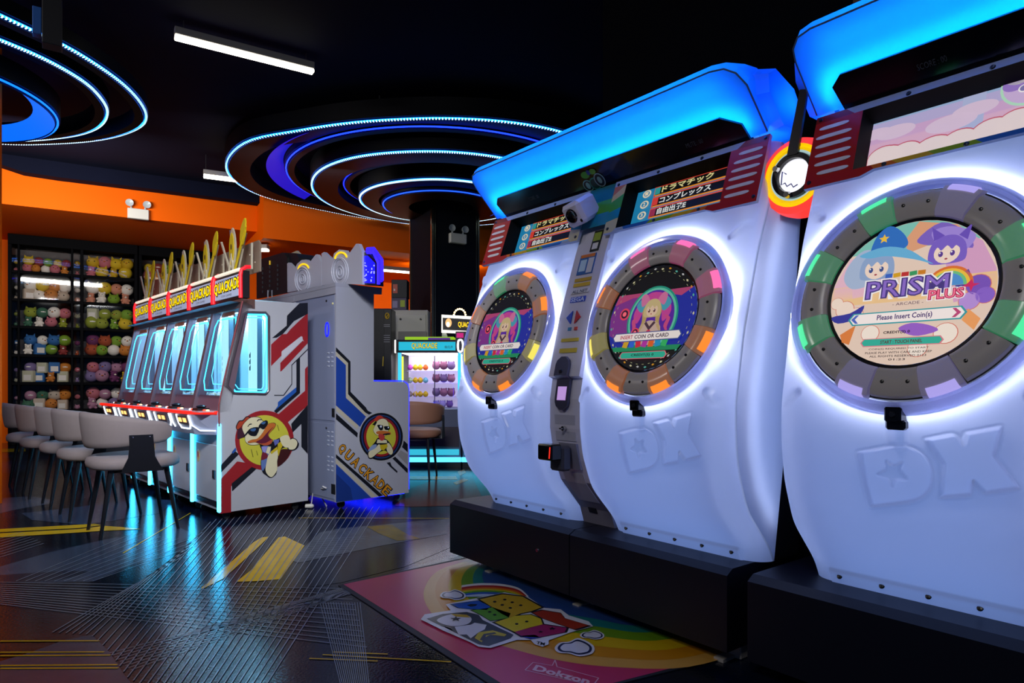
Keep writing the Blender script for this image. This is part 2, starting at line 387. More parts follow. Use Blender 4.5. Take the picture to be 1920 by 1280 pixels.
P_ = Plane((0, 0, 3.10), UP); a = P_(484, 468); b = P_(503, 468); linear(tuple((a+b)/2), b-a, float(np.linalg.norm(b-a)), .12, 'small white lamp under the orange soffit beside the crown signs')
P_ = Plane((0, 0, 3.00), UP); a = P_(716, 506); b = P_(764, 510); linear(tuple((a+b)/2), b-a, 1.0, .05, 'bright lamp under the soffit left of the black column')

# ---------------------------------------------------------------- ring lights
def ring_light(name_label, cx, cy, rings, group):
    t = thing('ring_light', (cx, cy, 3.9), 0, name_label, 'ring light', group)
    for R in rings:
        z = 1+R['H']; N = 96
        if 'pts' in R:
            an = []; rr = []
            for px, py in R['pts']:
                Y = FPX*R['H']/(HOR-py); X = (px-960)/FPX*Y; an.append(math.atan2(Y-cy, X-cx)); rr.append(math.hypot(X-cx, Y-cy))
            o_ = np.argsort(an); an = np.array(an)[o_]; rr = np.array(rr)[o_]; th = np.linspace(-PI, PI, N, endpoint=False); r = np.interp(th, an, rr, period=2*PI)
            k = np.array([.25, .5, .25]); 
            for _ in range(R.get('sm', 3)): r = np.convolve(np.r_[r[-1], r, r[0]], k, 'valid')
        else: th = np.linspace(-PI, PI, N, endpoint=False); r = np.full(N, R['r'])
        wd, ht = R.get('w', .22), R.get('h', .2)
        D = np.c_[np.cos(th), np.sin(th)]; ctr = np.array([cx, cy]); v = []
        for i in range(N):
            for dr, dz in ((0, .03), (0, ht), (-wd, ht), (-wd, -.01), (-.045, -.01), (-.045, .03)):
                p = ctr+D[i]*(r[i]+dr+.012); v.append((p[0], p[1], z+dz))
        f = [(i*6+k, ((i+1) % N)*6+k, ((i+1) % N)*6+(k+1) % 6, i*6+(k+1) % 6) for i in range(N) for k in range(6)]
        mb = MB(); mb.add(v, f); bd = mb.build('ring_band', mat('ring_black', '#06070d', .5, spec=.18), t, True)
        c1, c2, es = R.get('c', ('#1468ff', '#b8e4ff', 1))
        mb = MB(); mb.tube([(ctr[0]+D[i][0]*(r[i]-.010), ctr[1]+D[i][1]*(r[i]-.010), z+.010) for i in range(N)], .0085, 6, True); mb.build('led_strip', glow(c1, 7*es), bd)
        if 'face' in R:          # sloping inner face, the strip's light on it put in as emission
            a0, a1, d0, d1, fc, fs = R['face']; mb = MB(); M = 60; v = []
            for k in range(M+1):
                a = math.radians(a0+(a1-a0)*k/M); ri = np.interp(a, th, r, period=2*PI)
                for q, dz in ((ri-d0, .0), (ri-d1, .10)): v.append((cx+q*math.cos(a), cy+q*math.sin(a), z+dz))
            mb.add(v, [(2*k, 2*k+1, 2*k+3, 2*k+2) for k in range(M)]); mb.build('glow_face', glow(fc, fs), bd, True)
        if R.get('beads', 1):
            mb = MB(); M = 400
            for k in range(M):
                a = 2*PI*k/M-PI; ri = np.interp(a, th, r, period=2*PI); x, y = math.cos(a), math.sin(a); px, py = cx+x*(ri-.008), cy+y*(ri-.008); w = .006*max(1, ri/2); tx, ty = -y*w, x*w
                mb.add([(px-tx+x*.010, py-ty+y*.010, z-.006), (px+tx+x*.010, py+ty+y*.010, z-.006), (px+tx-x*.006, py+ty-y*.006, z-.008), (px-tx-x*.006, py-ty-y*.006, z-.008),
                        (px-tx+x*.013, py-ty+y*.013, z+.006), (px+tx+x*.013, py+ty+y*.013, z+.006)], [(0, 1, 2, 3), (0, 4, 5, 1)])
            tag(mb.build('led_bead', glow(c2, 3*es), bd), kind='stuff')
    for k in range(6):
        mb = MB(); a = k*PI/3+.3; r_ = rings[0].get('hr', 1.4); mb.tube([(cx+r_*math.cos(a), cy+r_*math.sin(a), 1+rings[0]['H']+.15), (cx+r_*math.cos(a), cy+r_*math.sin(a), 4.0)], .006, 5); mb.build('hanger', paint('#26282e', .5), t)
    return t
outer = [(422,312),(434,287),(469,261),(548,249),(641,233),(744,225),(861,223),(1053,247),(434,336),(469,359),(503,372),(558,384),(613,395),(709,412),(757,419)]
midr = [(586,338),(592,325),(620,308),(680,292),(744,286),(800,284),(860,286),(945,297)]
innr = [(674,368),(685,357),(715,346),(760,339),(820,336),(883,341)]
ring_light('large stepped ring light glowing blue around the black column', -.94, 8.9,
    [dict(H=2.70, pts=outer, w=.30, h=.22, hr=2.0), dict(H=2.66, r=1.98, w=.12, h=.15, beads=0, c=('#1430ff', '#4060ff', .6), face=(160, 235, -.22, -.02, '#1a18e0', .7)), dict(H=2.5, pts=midr, w=.34, h=.24, sm=6), dict(H=2.56, r=1.28, w=.10, h=.12, beads=0, c=('#1030ff', '#fff', .25)),
     dict(H=2.4, pts=innr, w=.26, h=.20, sm=6), dict(H=2.34, r=.78, w=.36, h=.18, beads=0, c=('#1c50ff', '#fff', .3))], None)
l1 = [(0,27),(55,58),(110,78),(162,110),(204,137),(240,165),(262,190),(276,215),(277,228),(262,240),(233,252),(166,265),(100,269),(40,271),(0,270)]
l2 = [(0,76),(70,104),(120,130),(168,160),(190,185),(203,205),(200,223),(185,240),(150,253),(100,260),(50,264),(0,265)]
ring_light('stepped ring light glowing blue in the top left corner', -5.15, 5.62,
    [dict(H=2.62, pts=l1, w=.12, h=.14, hr=1.5), dict(H=2.60, pts=l2, w=.12, h=.16), dict(H=2.42, r=1.10, w=.04, h=.2, beads=0, c=('#0a5cff', '#a0f0ff', .5), face=(-180, 180, .03, .20, '#0a68ff', 1.2)), dict(H=2.36, r=.62, w=.16, h=.16, beads=0, c=('#3a2cff', '#60ffff', .7), face=(-180, 180, .17, .24, '#3a28ff', .8)),
     dict(H=2.30, r=.36, w=.2, h=.12, beads=0, c=('#10a8ff', '#60ffff', 1))], None)
# bracket box on the left ring, ceiling pipes and cables
t = thing('junction_box', tuple(C0+ray(98, 58)*4.75), .6, 'dark junction box hanging at the upper left ring', 'junction box'); X = W[t]
mb = MB(X); mb.box(-.06, .06, -.06, .06, -.12, .42, .005); mb.build('box_body', paint('#14151c', .6), t)
mb = MB(X); mb.box(-.115, -.062, -.04, .04, -.06, .13, .004); mb.build('side_plate', paint('#2b6ac0', .4), t)
def pipe(pts, r, c, label, nm='ceiling_pipe', cat='pipe'):
    mb = MB(); mb.tube([tuple(C0+ray(px, py)*Y) for px, py, Y in pts], r, 6); return tag(setorigin(mb.build(nm, paint(c, .5), None, True)), label, cat)
pipe([(262, 167, 8.2), (400, 195, 8.6), (560, 232, 9.2)], .012, '#5a2430', 'thin dark red pipe under the ceiling between the two ring lights')
pipe([(285, 200, 8.0), (330, 196, 8.2), (400, 208, 8.4), (520, 240, 8.9)], .010, '#23262e', 'thin grey pipe sagging below the dark red pipe')
pipe([(588, 112, 6.8), (640, 70, 6.2), (720, 10, 5.4)], .008, '#1c1f26', 'slim black cable running from the hanging lamp to the top edge', 'ceiling_cable', 'cable')
pipe([(1058, -4, 5.8), (1200, 45, 6.6), (1478, 168, 8.2)], .010, '#20349a', 'thin blue cable across the ceiling above the white machines', 'ceiling_cable', 'cable')
# ---------------------------------------------------------------- white rhythm game machines
PRZ = [.33, .40, .546, .69, .81, .93, 1.17, 1.474, 1.675, 1.9, 1.93]
PRT = [.175, .14, 0, -.055, -.072, -.072, -.025, .065, .145, .23, .24]
# smooth the measured side profile
zz = np.linspace(.33, 1.93, 161); tt = np.interp(zz, PRZ, PRT)
for _ in range(12): tt[1:-1] = .25*tt[:-2]+.5*tt[1:-1]+.25*tt[2:]
def prof(z): return np.interp(z, zz, tt)
HW, RR, ZC = .372, .075, 1.253
shell_white = milky('milky_white_shell', '#e4e7ff', .62, .05, .22)
visor_blue = milky('milky_blue_visor', '#4cb4ff', .7, .04, .2)
D_px = [(-.145,.836),(-.110,.845),(-.06,.84),(-.025,.815),(-.012,.765),(-.02,.71),(-.05,.672),(-.09,.655),(-.128,.65)]
def seg_d(X, Z, a, b):
    ax, az = a; bx, bz = b; dx, dz = bx-ax, bz-az; t = np.clip(((X-ax)*dx+(Z-az)*dz)/(dx*dx+dz*dz), 0, 1); return np.hypot(X-ax-t*dx, Z-az-t*dz)
def sdf(X, Z, P):
    d = np.full(X.shape, 9.); ins = np.zeros(X.shape, bool); n = len(P)
    for i in range(n):
        a, b = P[i], P[(i+1) % n]; d = np.minimum(d, seg_d(X, Z, a, b))
        with np.errstate(divide='ignore', invalid='ignore'):
            c = ((a[1] > Z) != (b[1] > Z)) & (X < (b[0]-a[0])*(Z-a[1])/(b[1]-a[1]+1e-12)+a[0])
        ins ^= c
    return np.where(ins, -d, d)
# big outlined letters, x to the right of the machine's middle, z upwards
LD = [(-.105, .801), (-.02, .823)]+smoothpoly([(.019, .828), (.054, .814), (.077, .786), (.080, .749), (.068, .710), (.034, .681), (-.029, .661)], 4, False)+[(-.085, .646)]
LX = [(.070, .849), (.132, .866), (.140, .863), (.154, .840), (.163, .871), (.237, .891), (.220, .818), (.271, .745), (.198, .723), (.173, .751), (.167, .714), (.098, .698), (.110, .786)]
ST = smoothpoly([(-.036, .785), (-.016, .773), (.008, .784), (.003, .760), (.018, .736), (-.010, .731), (-.024, .706), (-.034, .731), (-.064, .741), (-.038, .759)], 3)
def shell_mesh():
    ex = [HW-RR*(1-math.cos(a)) for a in np.linspace(0, PI/2, 9)][1:]      # rounded vertical corner
    body = np.linspace(-(HW-RR), HW-RR, 150)
    et = [RR*(1-math.sin(a)) for a in np.linspace(0, PI/2, 9)]
    xs = []; ad = []
    for a in np.linspace(0, PI/2, 9)[:-1]: xs.append(HW-RR+RR*math.cos(a)); ad.append(RR*(1-math.sin(a)))
    X1 = np.r_[-np.array(xs), body, np.array(xs)[::-1]]; A1 = np.r_[np.array(ad), np.zeros(len(body)), np.array(ad)[::-1]]
    Z1 = np.r_[np.arange(.345, .63, .007), np.arange(.63, .91, .0032), np.arange(.91, 1.905, .0066)]
    X, Z = np.meshgrid(X1, Z1); T = prof(Z)+A1[None, :]
    r = np.hypot(X, (Z-ZC)*1.037); e = np.zeros(X.shape); sm = lambda q: np.clip(q, 0, 1)**2*(3-2*np.clip(q, 0, 1))
    e += .007*np.exp(-((r-.355)/.014)**2)
    dL = np.minimum(sdf(X, Z, LD), sdf(X, Z, LX)); e += -.011*sm((.002-dL)/.006)+.0022*np.exp(-((dL-.006)/.003)**2)
    dS = sdf(X, Z, ST); e += .0085*sm((.003-dS)/.008)
    for k in (1, 3, 5, 7):
        a = k*PI/4; c, s = math.cos(a), math.sin(a); d = seg_d(X, Z, (c*.415, ZC+s*.40), (c*.475, ZC+s*.455)); e += .010*sm((.014-d)/.005)
    d = seg_d(X, Z, (0, .94), (0, .845)); e += -.016*sm((.035-d)/.03)
    e += .012*sm((.395-Z)/.012)*sm((.30-np.abs(X))/.01)
    e *= (np.abs(X) < HW-.02)
    T = T-e; NZ, NX = X.shape
    V = np.stack([X, T, Z], -1).reshape(-1, 3)
    idx = np.arange(NZ*NX).reshape(NZ, NX); rc = np.hypot((X[:-1, :-1]+X[1:, 1:])/2, ((Z[:-1, :-1]+Z[1:, 1:])/2-ZC)*1.037); keep = (rc > .262) & ~(((Z[:-1,:-1]+Z[1:,1:])/2 > 1.672) & (np.abs(X[:-1,:-1]) < .345))
    F = np.stack([idx[:-1, :-1], idx[:-1, 1:], idx[1:, 1:], idx[1:, :-1]], -1)[keep]
    # side walls back to the dark body
    tb = np.interp(Z1, [.33, .83, 1.62, 1.95], [.24, .33, .43, .50]); o = len(V); n = NZ; extra = []; ff = []
    for sgn, c in ((-1, 0), (1, NX-1)):
        base = len(extra)
        for i in range(n): extra.append((sgn*HW*.999, tb[i], Z1[i]))
        for i in range(n-1): ff.append((idx[i, c], idx[i+1, c], o+base+i+1, o+base+i))
    me = bpy.data.meshes.new('shell'); me.from_pydata([tuple(v) for v in np.r_[V, np.array(extra)]], [], [tuple(int(i) for i in q) for q in F]+[tuple(int(i) for i in q) for q in ff])
    me.polygons.foreach_set('use_smooth', [True]*len(me.polygons)); me.materials.append(shell_white); me.update(); return me
SHELL = shell_mesh()
RU = Vector((0, .266, .964)); RX = Vector((1, 0, 0)); RN = Vector((0, -.964, .266))      # the round screen's own axes
smoke = mat('smoked_plastic', '#a09a98', .28, spec=.5, emit='#8a8486', es=.15)  # faint emission added to brighten the ring covers
def disc(mb, c, pts, lay, M, xc):                # flat shape on the round screen, pts in units of its radius
    o = Vector((xc, .0, ZC))+RN*(.008+.0006*lay); R = .214
    mb.use(c); mb.poly([o+RX*(x*R)+RU*(y*R) for x, y in pts])
def dtext(mb, c, s, box, lay, xc, bold=0):
    x0, x1, y0, y1 = box; o = Vector((xc, .0, ZC))+RN*(.008+.0006*lay); R = .214
    mb.use(c); lettering(mb, s, lambda u, v: o+RX*((x0+(x1-x0)*u)*R)+RU*((y0+(y1-y0)*v)*R), bold)
def chord(y0, y1, R=1.0, n=14):
    a0, a1 = math.asin(max(-1, y0/R)), math.asin(min(1, y1/R)); A = np.linspace(a0, a1, n)
    return [(R*math.cos(a), R*math.sin(a)) for a in A]+[(-R*math.cos(a), R*math.sin(a)) for a in A[::-1]]
def rot(pts, a, cx=0, cy=0, s=1, sx=1):
    c, d = math.cos(a), math.sin(a); return [(cx+s*(sx*x*c-y*d), cy+s*(sx*x*d+y*c)) for x, y in pts]
def banner(mb, c1, c2, x0, x1, y0, y1, lay, M, xc):
    h = (y1-y0)/2; ym = (y0+y1)/2
    disc(mb, c2, [(x0-h*.9, ym), (x0, y1+h*.25), (x1, y1+h*.25), (x1+h*.9, ym), (x1, y0-h*.25), (x0, y0-h*.25)], lay, M, xc)
    disc(mb, c1, [(x0-h*.5, ym), (x0+h*.2, y1), (x1-h*.2, y1), (x1+h*.5, ym), (x1-h*.2, y0), (x0+h*.2, y0)], lay+1, M, xc)
def head(mb, M, xc, cx, cy, s, hair, skin, eye, L):       # plain round cartoon head
    disc(mb, hair, smoothpoly([(cx+s*x, cy+s*y) for x, y in [(-1.15, -.5), (-1.05, .5), (-.5, 1.1), (.4, 1.15), (1.05, .55), (1.2, -.5), (.8, -.9), (-.8, -.9)]], 4), L, M, xc)
    disc(mb, skin, circ(cx, cy-.12*s, .80*s, .78*s, 20), L+1, M, xc)
    disc(mb, hair, smoothpoly([(cx+s*x, cy+s*y) for x, y in [(-.9, .0), (-.8, .8), (0, 1.0), (.8, .8), (.9, 0), (.55, .35), (.3, .1), (0, .42), (-.35, .08), (-.6, .35)]], 3), L+2, M, xc)
    for q in (-.36, .36):
        disc(mb, eye, circ(cx+q*s, cy-.2*s, .15*s, .21*s, 12), L+3, M, xc); disc(mb, glow('#ffffff', .8), circ(cx+(q-.05)*s, cy-.12*s, .05*s, .06*s, 8), L+4, M, xc)
    disc(mb, glow('#d05060', .5), circ(cx, cy-.58*s, .10*s, .07*s, 8), L+3, M, xc)
def art_idol(mb, M, xc):
    g = lambda c, s=.75: glow(c, s)
    disc(mb, g('#05060c', .4), chord(-1, 1, 1, 20), 0, M, xc)
    disc(mb, g('#1d2a9c', .75), chord(-.56, .50, .995), 1, M, xc)
    disc(mb, g('#7c2f86'), [(-.86, .50), (-.99, .05), (-.94, -.30), (-.5, -.5), (-.35, 0), (-.2, .50)], 2, M, xc)
    disc(mb, g('#b0406f'), [(-.86, .50), (-.93, .30), (-.5, .42), (.35, .42), (.62, .36), (.86, .50)], 3, M, xc)
    disc(mb, g('#1c8f78'), circ(.04, -.02, .58, .62, 40), 4, M, xc); disc(mb, g('#6ad0b0', .6), circ(.04, -.02, .545, .585, 40), 5, M, xc)
    disc(mb, g('#55209a'), circ(.04, -.02, .50, .54, 40), 6, M, xc)
    disc(mb, g('#c04090'), smoothpoly([(-.40, .05), (-.30, .30), (-.05, .48), (.30, .40), (.46, .1), (.30, -.1), (.2, .2), (-.1, .25), (-.28, -.1)], 4), 7, M, xc)
    disc(mb, g('#4ea8c0', .6), smoothpoly([(-.36, .25), (-.20, .40), (-.10, .25), (-.22, .10)], 4), 8, M, xc); disc(mb, g('#4ea8c0', .6), smoothpoly([(.44, .25), (.28, .40), (.18, .25), (.30, .10)], 4), 8, M, xc)
    for q in (-1, 1):
        disc(mb, g('#e07aa8', .6), smoothpoly([(.03+q*.10, .34), (.03+q*.20, .46), (.03+q*.30, .40), (.03+q*.26, .22), (.03+q*.16, .26)], 4), 9, M, xc)
        disc(mb, g('#c8a868', .6), smoothpoly([(.03+q*.14, .26), (.03+q*.22, .12), (.03+q*.20, -.10), (.03+q*.30, -.34), (.03+q*.17, -.20), (.03+q*.10, .0)], 4), 9, M, xc)
        disc(mb, g('#d8508a', .6), smoothpoly([(.03+q*.30, .02), (.03+q*.44, -.04), (.03+q*.40, -.22), (.03+q*.46, -.36), (.03+q*.32, -.20), (.03+q*.36, -.06)], 3), 9, M, xc)
    disc(mb, g('#5a3a4a', .5), [(-.10, -.12), (.03, -.26), (.16, -.12), (.12, -.08), (.03, -.18), (-.06, -.08)], 10, M, xc); disc(mb, g('#d03050', .7), circ(.03, -.28, .05, .035, 12), 11, M, xc)
    disc(mb, g('#d8b7a8', .6), smoothpoly([(-.18, -.5), (-.20, -.2), (-.06, -.08), (.12, -.08), (.28, -.2), (.26, -.5)], 3), 9, M, xc)
    head(mb, M, xc, .03, .15, .165, g('#d8c08a', .6), g('#f0cdb0', .6), g('#6a3040', .5), 10)
    for cx, cy, r in ((-.62, .10, .12), (-.28, -.28, .09)):
        disc(mb, g('#e0405a'), circ(cx, cy, r, n=18), 11, M, xc); disc(mb, g('#2a1030'), circ(cx, cy, r*.7, n=18), 12, M, xc); disc(mb, g('#ff6a7a'), circ(cx, cy, r*.4, n=10), 13, M, xc)
    for i, c in enumerate(('#d0a020', '#2a60d0', '#d02040', '#b030a0', '#e06020', '#2090c0', '#30b060')):
        disc(mb, g(c), rot([(-.06, -.07), (.06, -.07), (.07, .06), (-.05, .08)], .2*(i % 3-1), -.46+.15*i, -.50), 12, M, xc)
    disc(mb, g('#1a8a5a'), chord(-.64, -.55, .97), 8, M, xc)
    banner(mb, g('#e8ddd8', .8), g('#3a4a8a', .8), -.74, .74, -.44, -.30, 14, M, xc); dtext(mb, g('#c03050'), 'INSERT', (-.6, -.3, -.405, -.335), 16, xc, .02); dtext(mb, g('#503050', .5), 'COIN OR CARD', (-.26, .52, -.405, -.335), 16, xc, .02)
    banner(mb, g('#28a88c', .8), g('#e07080', .7), -.50, .50, -.78, -.67, 14, M, xc); dtext(mb, g('#08302a', .4), 'CREDIT(S) 0', (-.26, .26, -.755, -.70), 16, xc, .02)
    for k in range(34):
        a = 2*PI*k/34; r = .955+.012*math.sin(3*k)
        c = ('#e8e0b0', '#e8a020', '#60c0b0', '#d0d0d0')[(k*7) % 4]
        if -.6 < math.sin(a) < .45 and k % 2: continue
        disc(mb, g(c, .6), rot([(0, .035), (.02, 0), (0, -.035), (-.02, 0)], a, r*math.cos(a)*.985, r*math.sin(a)*.985), 3, M, xc)
    for k in range(40):
        a = 2*PI*k/40; da = .05; r0, r1 = .885, .893
        disc(mb, g('#d8d8a0', .5), [(r0*math.cos(a), r0*math.sin(a)), (r1*math.cos(a), r1*math.sin(a)), (r1*math.cos(a+da), r1*math.sin(a+da)), (r0*math.cos(a+da), r0*math.sin(a+da))], 3, M, xc)
def art_pastel(mb, M, xc):
    g = lambda c, s=.85: glow(c, s)
    disc(mb, g('#e8cdbb'), chord(-1, 1, 1, 24), 0, M, xc)
    disc(mb, g('#7fc2b4'), chord(.62, 1, .995), 1, M, xc); disc(mb, g('#e0a07a'), [(.05, .99), (.5, .86), (.62, .74), (.3, .66), (-.05, .55), (-.1, .75)], 2, M, xc)
    disc(mb, g('#e7b7c8'), [(-.97, .2), (-.8, .58), (-.3, .55), (-.2, .2), (-.5, 0), (-.99, -.05)], 2, M, xc); disc(mb, g('#efc58f'), chord(-.12, .16, .99), 2, M, xc)
    disc(mb, g('#d8a0c4'), [(.5, .84), (.8, .58), (.97, .2), (.98, -.1), (.55, -.2), (.4, .4)], 2, M, xc)
    disc(mb, g('#7d62c0'), smoothpoly([(.05, .72), (.32, .92), (.62, .72), (.70, .50), (.45, .62), (.2, .62)], 4), 4, M, xc)
    disc(mb, g('#9f86d8'), smoothpoly([(.30, .60), (.22, .80), (.45, .84), (.72, .68), (.62, .48), (.40, .50)], 4), 5, M, xc)
    disc(mb, g('#a8b8d4'), smoothpoly([(-.85, .28), (-.80, .50), (-.62, .68), (-.42, .60), (-.34, .28), (-.5, .15), (-.72, .12)], 4), 5, M, xc)
    head(mb, M, xc, -.42, .40, .19, g('#8fa6cc'), g('#f3d9c8'), g('#40508a'), 6)
    head(mb, M, xc, .42, .50, .185, g('#7a5fc4'), g('#f3d9c8'), g('#5a3a90'), 6)
    disc(mb, g('#6a4eb8'), [(.26, .66), (.22, .86), (.38, .72)], 8, M, xc); disc(mb, g('#6a4eb8'), [(.54, .70), (.68, .84), (.64, .62)], 8, M, xc)
    disc(mb, g('#2f6fc0'), smoothpoly([(-.52, .60), (-.46, .86), (-.30, .98), (-.12, .84), (-.05, .66), (-.22, .58), (-.38, .58)], 4), 11, M, xc)
    disc(mb, g('#69b0d8'), smoothpoly([(-.66, .60), (-.35, .68), (-.05, .60), (.18, .42), (.28, .34), (.05, .44), (-.3, .54), (-.52, .54)], 4), 12, M, xc)
    st = [(1 if k % 2 == 0 else .45) for k in range(10)]; disc(mb, g('#f0c040'), [(-.36+.07*st[k]*math.sin(k*PI/5), .80+.07*st[k]*math.cos(k*PI/5)) for k in range(10)], 13, M, xc)
    for i, c in enumerate(('#e07030', '#f0c040', '#70c080', '#5090d0')):
        r = .27-.035*i; disc(mb, g(c), [(.48+r*math.cos(a), .02+r*math.sin(a)) for a in np.linspace(0, PI, 18)], 7+i, M, xc)
    for cx, cy, s, c in ((-.78, -.18, .13, '#f3dccb'), (-.90, -.08, .09, '#f3dccb'), (-.62, -.26, .10, '#f3dccb'), (.80, .0, .14, '#7a52b8'), (.88, -.14, .11, '#8a62c8'), (.72, -.2, .12, '#b890d8'), (-.4, -.55, .12, '#f6e6d8'), (.5, -.6, .14, '#f6e6d8'), (.2, -.78, .12, '#f6e6d8')):
        disc(mb, g('#d87868'), circ(cx, cy, s, n=18), 5, M, xc); disc(mb, g(c), circ(cx, cy, s*.93, n=18), 6, M, xc)
    disc(mb, g('#3a3a9a'), smoothpoly([(-.95, -.28), (-.7, -.24), (-.52, -.14), (-.60, -.32), (-.85, -.38)], 3), 7, M, xc); disc(mb, g('#3a3a9a'), smoothpoly([(.55, .04), (.68, .22), (.70, .04), (.62, -.04)], 3), 7, M, xc)
    disc(mb, g('#e08040'), [(-.80, -.55), (-.60, -.42), (-.66, -.70), (-.76, -.66)], 7, M, xc); disc(mb, g('#f0a060'), [(.72, -.3), (.86, -.44), (.80, -.58), (.66, -.44)], 7, M, xc)
    for i, c in enumerate(('#3a62c0', '#d8a020', '#c03030', '#3a9a60', '#d08020')): disc(mb, g(c), rot([(-.045, -.03), (.045, -.03), (.045, .03), (-.045, .03)], .1*(i % 2), -.24+.1*i, .245), 12, M, xc)
    # title lettering with pale halo and outline
    for c, b, L in (('#f7f2f2', .10, 13), ('#4a3a80', .05, 14)): dtext(mb, g(c), 'PRISM', (-.50, .48, -.06, .18), L, xc, b)
    V, F, _ = text2d('PRISM', 0.0)
    dtext(mb, g('#8d6cc8'), 'PRISM', (-.50, .48, -.06, .18), 15, xc)
    for c, b, L in (('#f7f2f2', .12, 16), ('#b02050', .06, 17), ('#ff7a9a', 0, 18)): dtext(mb, g(c), 'PLUS', (.28, .66, -.15, -.03), L, xc, b)
    disc(mb, g('#d02860'), [(.70, .02), (.74, .07), (.76, .01), (.83, .0), (.76, -.03), (.74, -.10), (.72, -.03), (.64, -.02)], 19, M, xc)
    dtext(mb, g('#70506a', .6), '- ARCADE -', (-.15, .22, -.19, -.15), 14, xc)
    banner(mb, g('#f3e6e2', .9), g('#38a0a8', .8), -.64, .66, -.42, -.28, 14, M, xc); dtext(mb, g('#4a2a80', .6), 'Please Insert Coin(s)', (-.32, .34, -.40, -.31), 17, xc, .02)
    for q, c in ((-1, '#5068c0'), (1, '#c04878')): disc(mb, g(c), [(q*.66, -.35), (q*.60, -.29), (q*.56, -.29), (q*.61, -.35), (q*.56, -.41), (q*.60, -.41)], 17, M, xc)
    dtext(mb, g('#3a2030', .4), 'CREDIT(S) 0', (-.22, .10, -.585, -.54), 14, xc, .03)
    disc(mb, g('#9a62c8'), smoothpoly([(-.05, -.50), (.1, -.44), (.3, -.48), (.42, -.56), (.2, -.62), (.05, -.58)], 3), 8, M, xc)
    banner(mb, g('#35b09a', .85), g('#e08090', .8), -.46, .46, -.735, -.645, 14, M, xc); dtext(mb, g('#7a3038', .5), 'START : TOUCH PANEL', (-.24, .26, -.715, -.67), 17, xc, .02)
    for i, (w, s_) in enumerate(((.36, 'COIN(S) REQUIRED TO START'), (.40, 'PLEASE PLAY WITH CARE AND KEEP'), (.34, 'ALL RIGHTS RESERVED 0123'), (.10, '01:23'))):
        dtext(mb, g('#40343c', .4), s_, (-.02-w, -.02+w, -.80-.048*i, -.772-.048*i), 14, xc, .01)
PU = Vector((0, .085/.24, 1)).normalized()       # marquee plate leans with the shell top
PN = Vector((0, -PU.z, PU.y))
def plate_pt(x, h, off): # x along, h 0..1 plate height
    p = Vector((x, .139, 1.662)); return p+PU*(h*.262)+PN*off
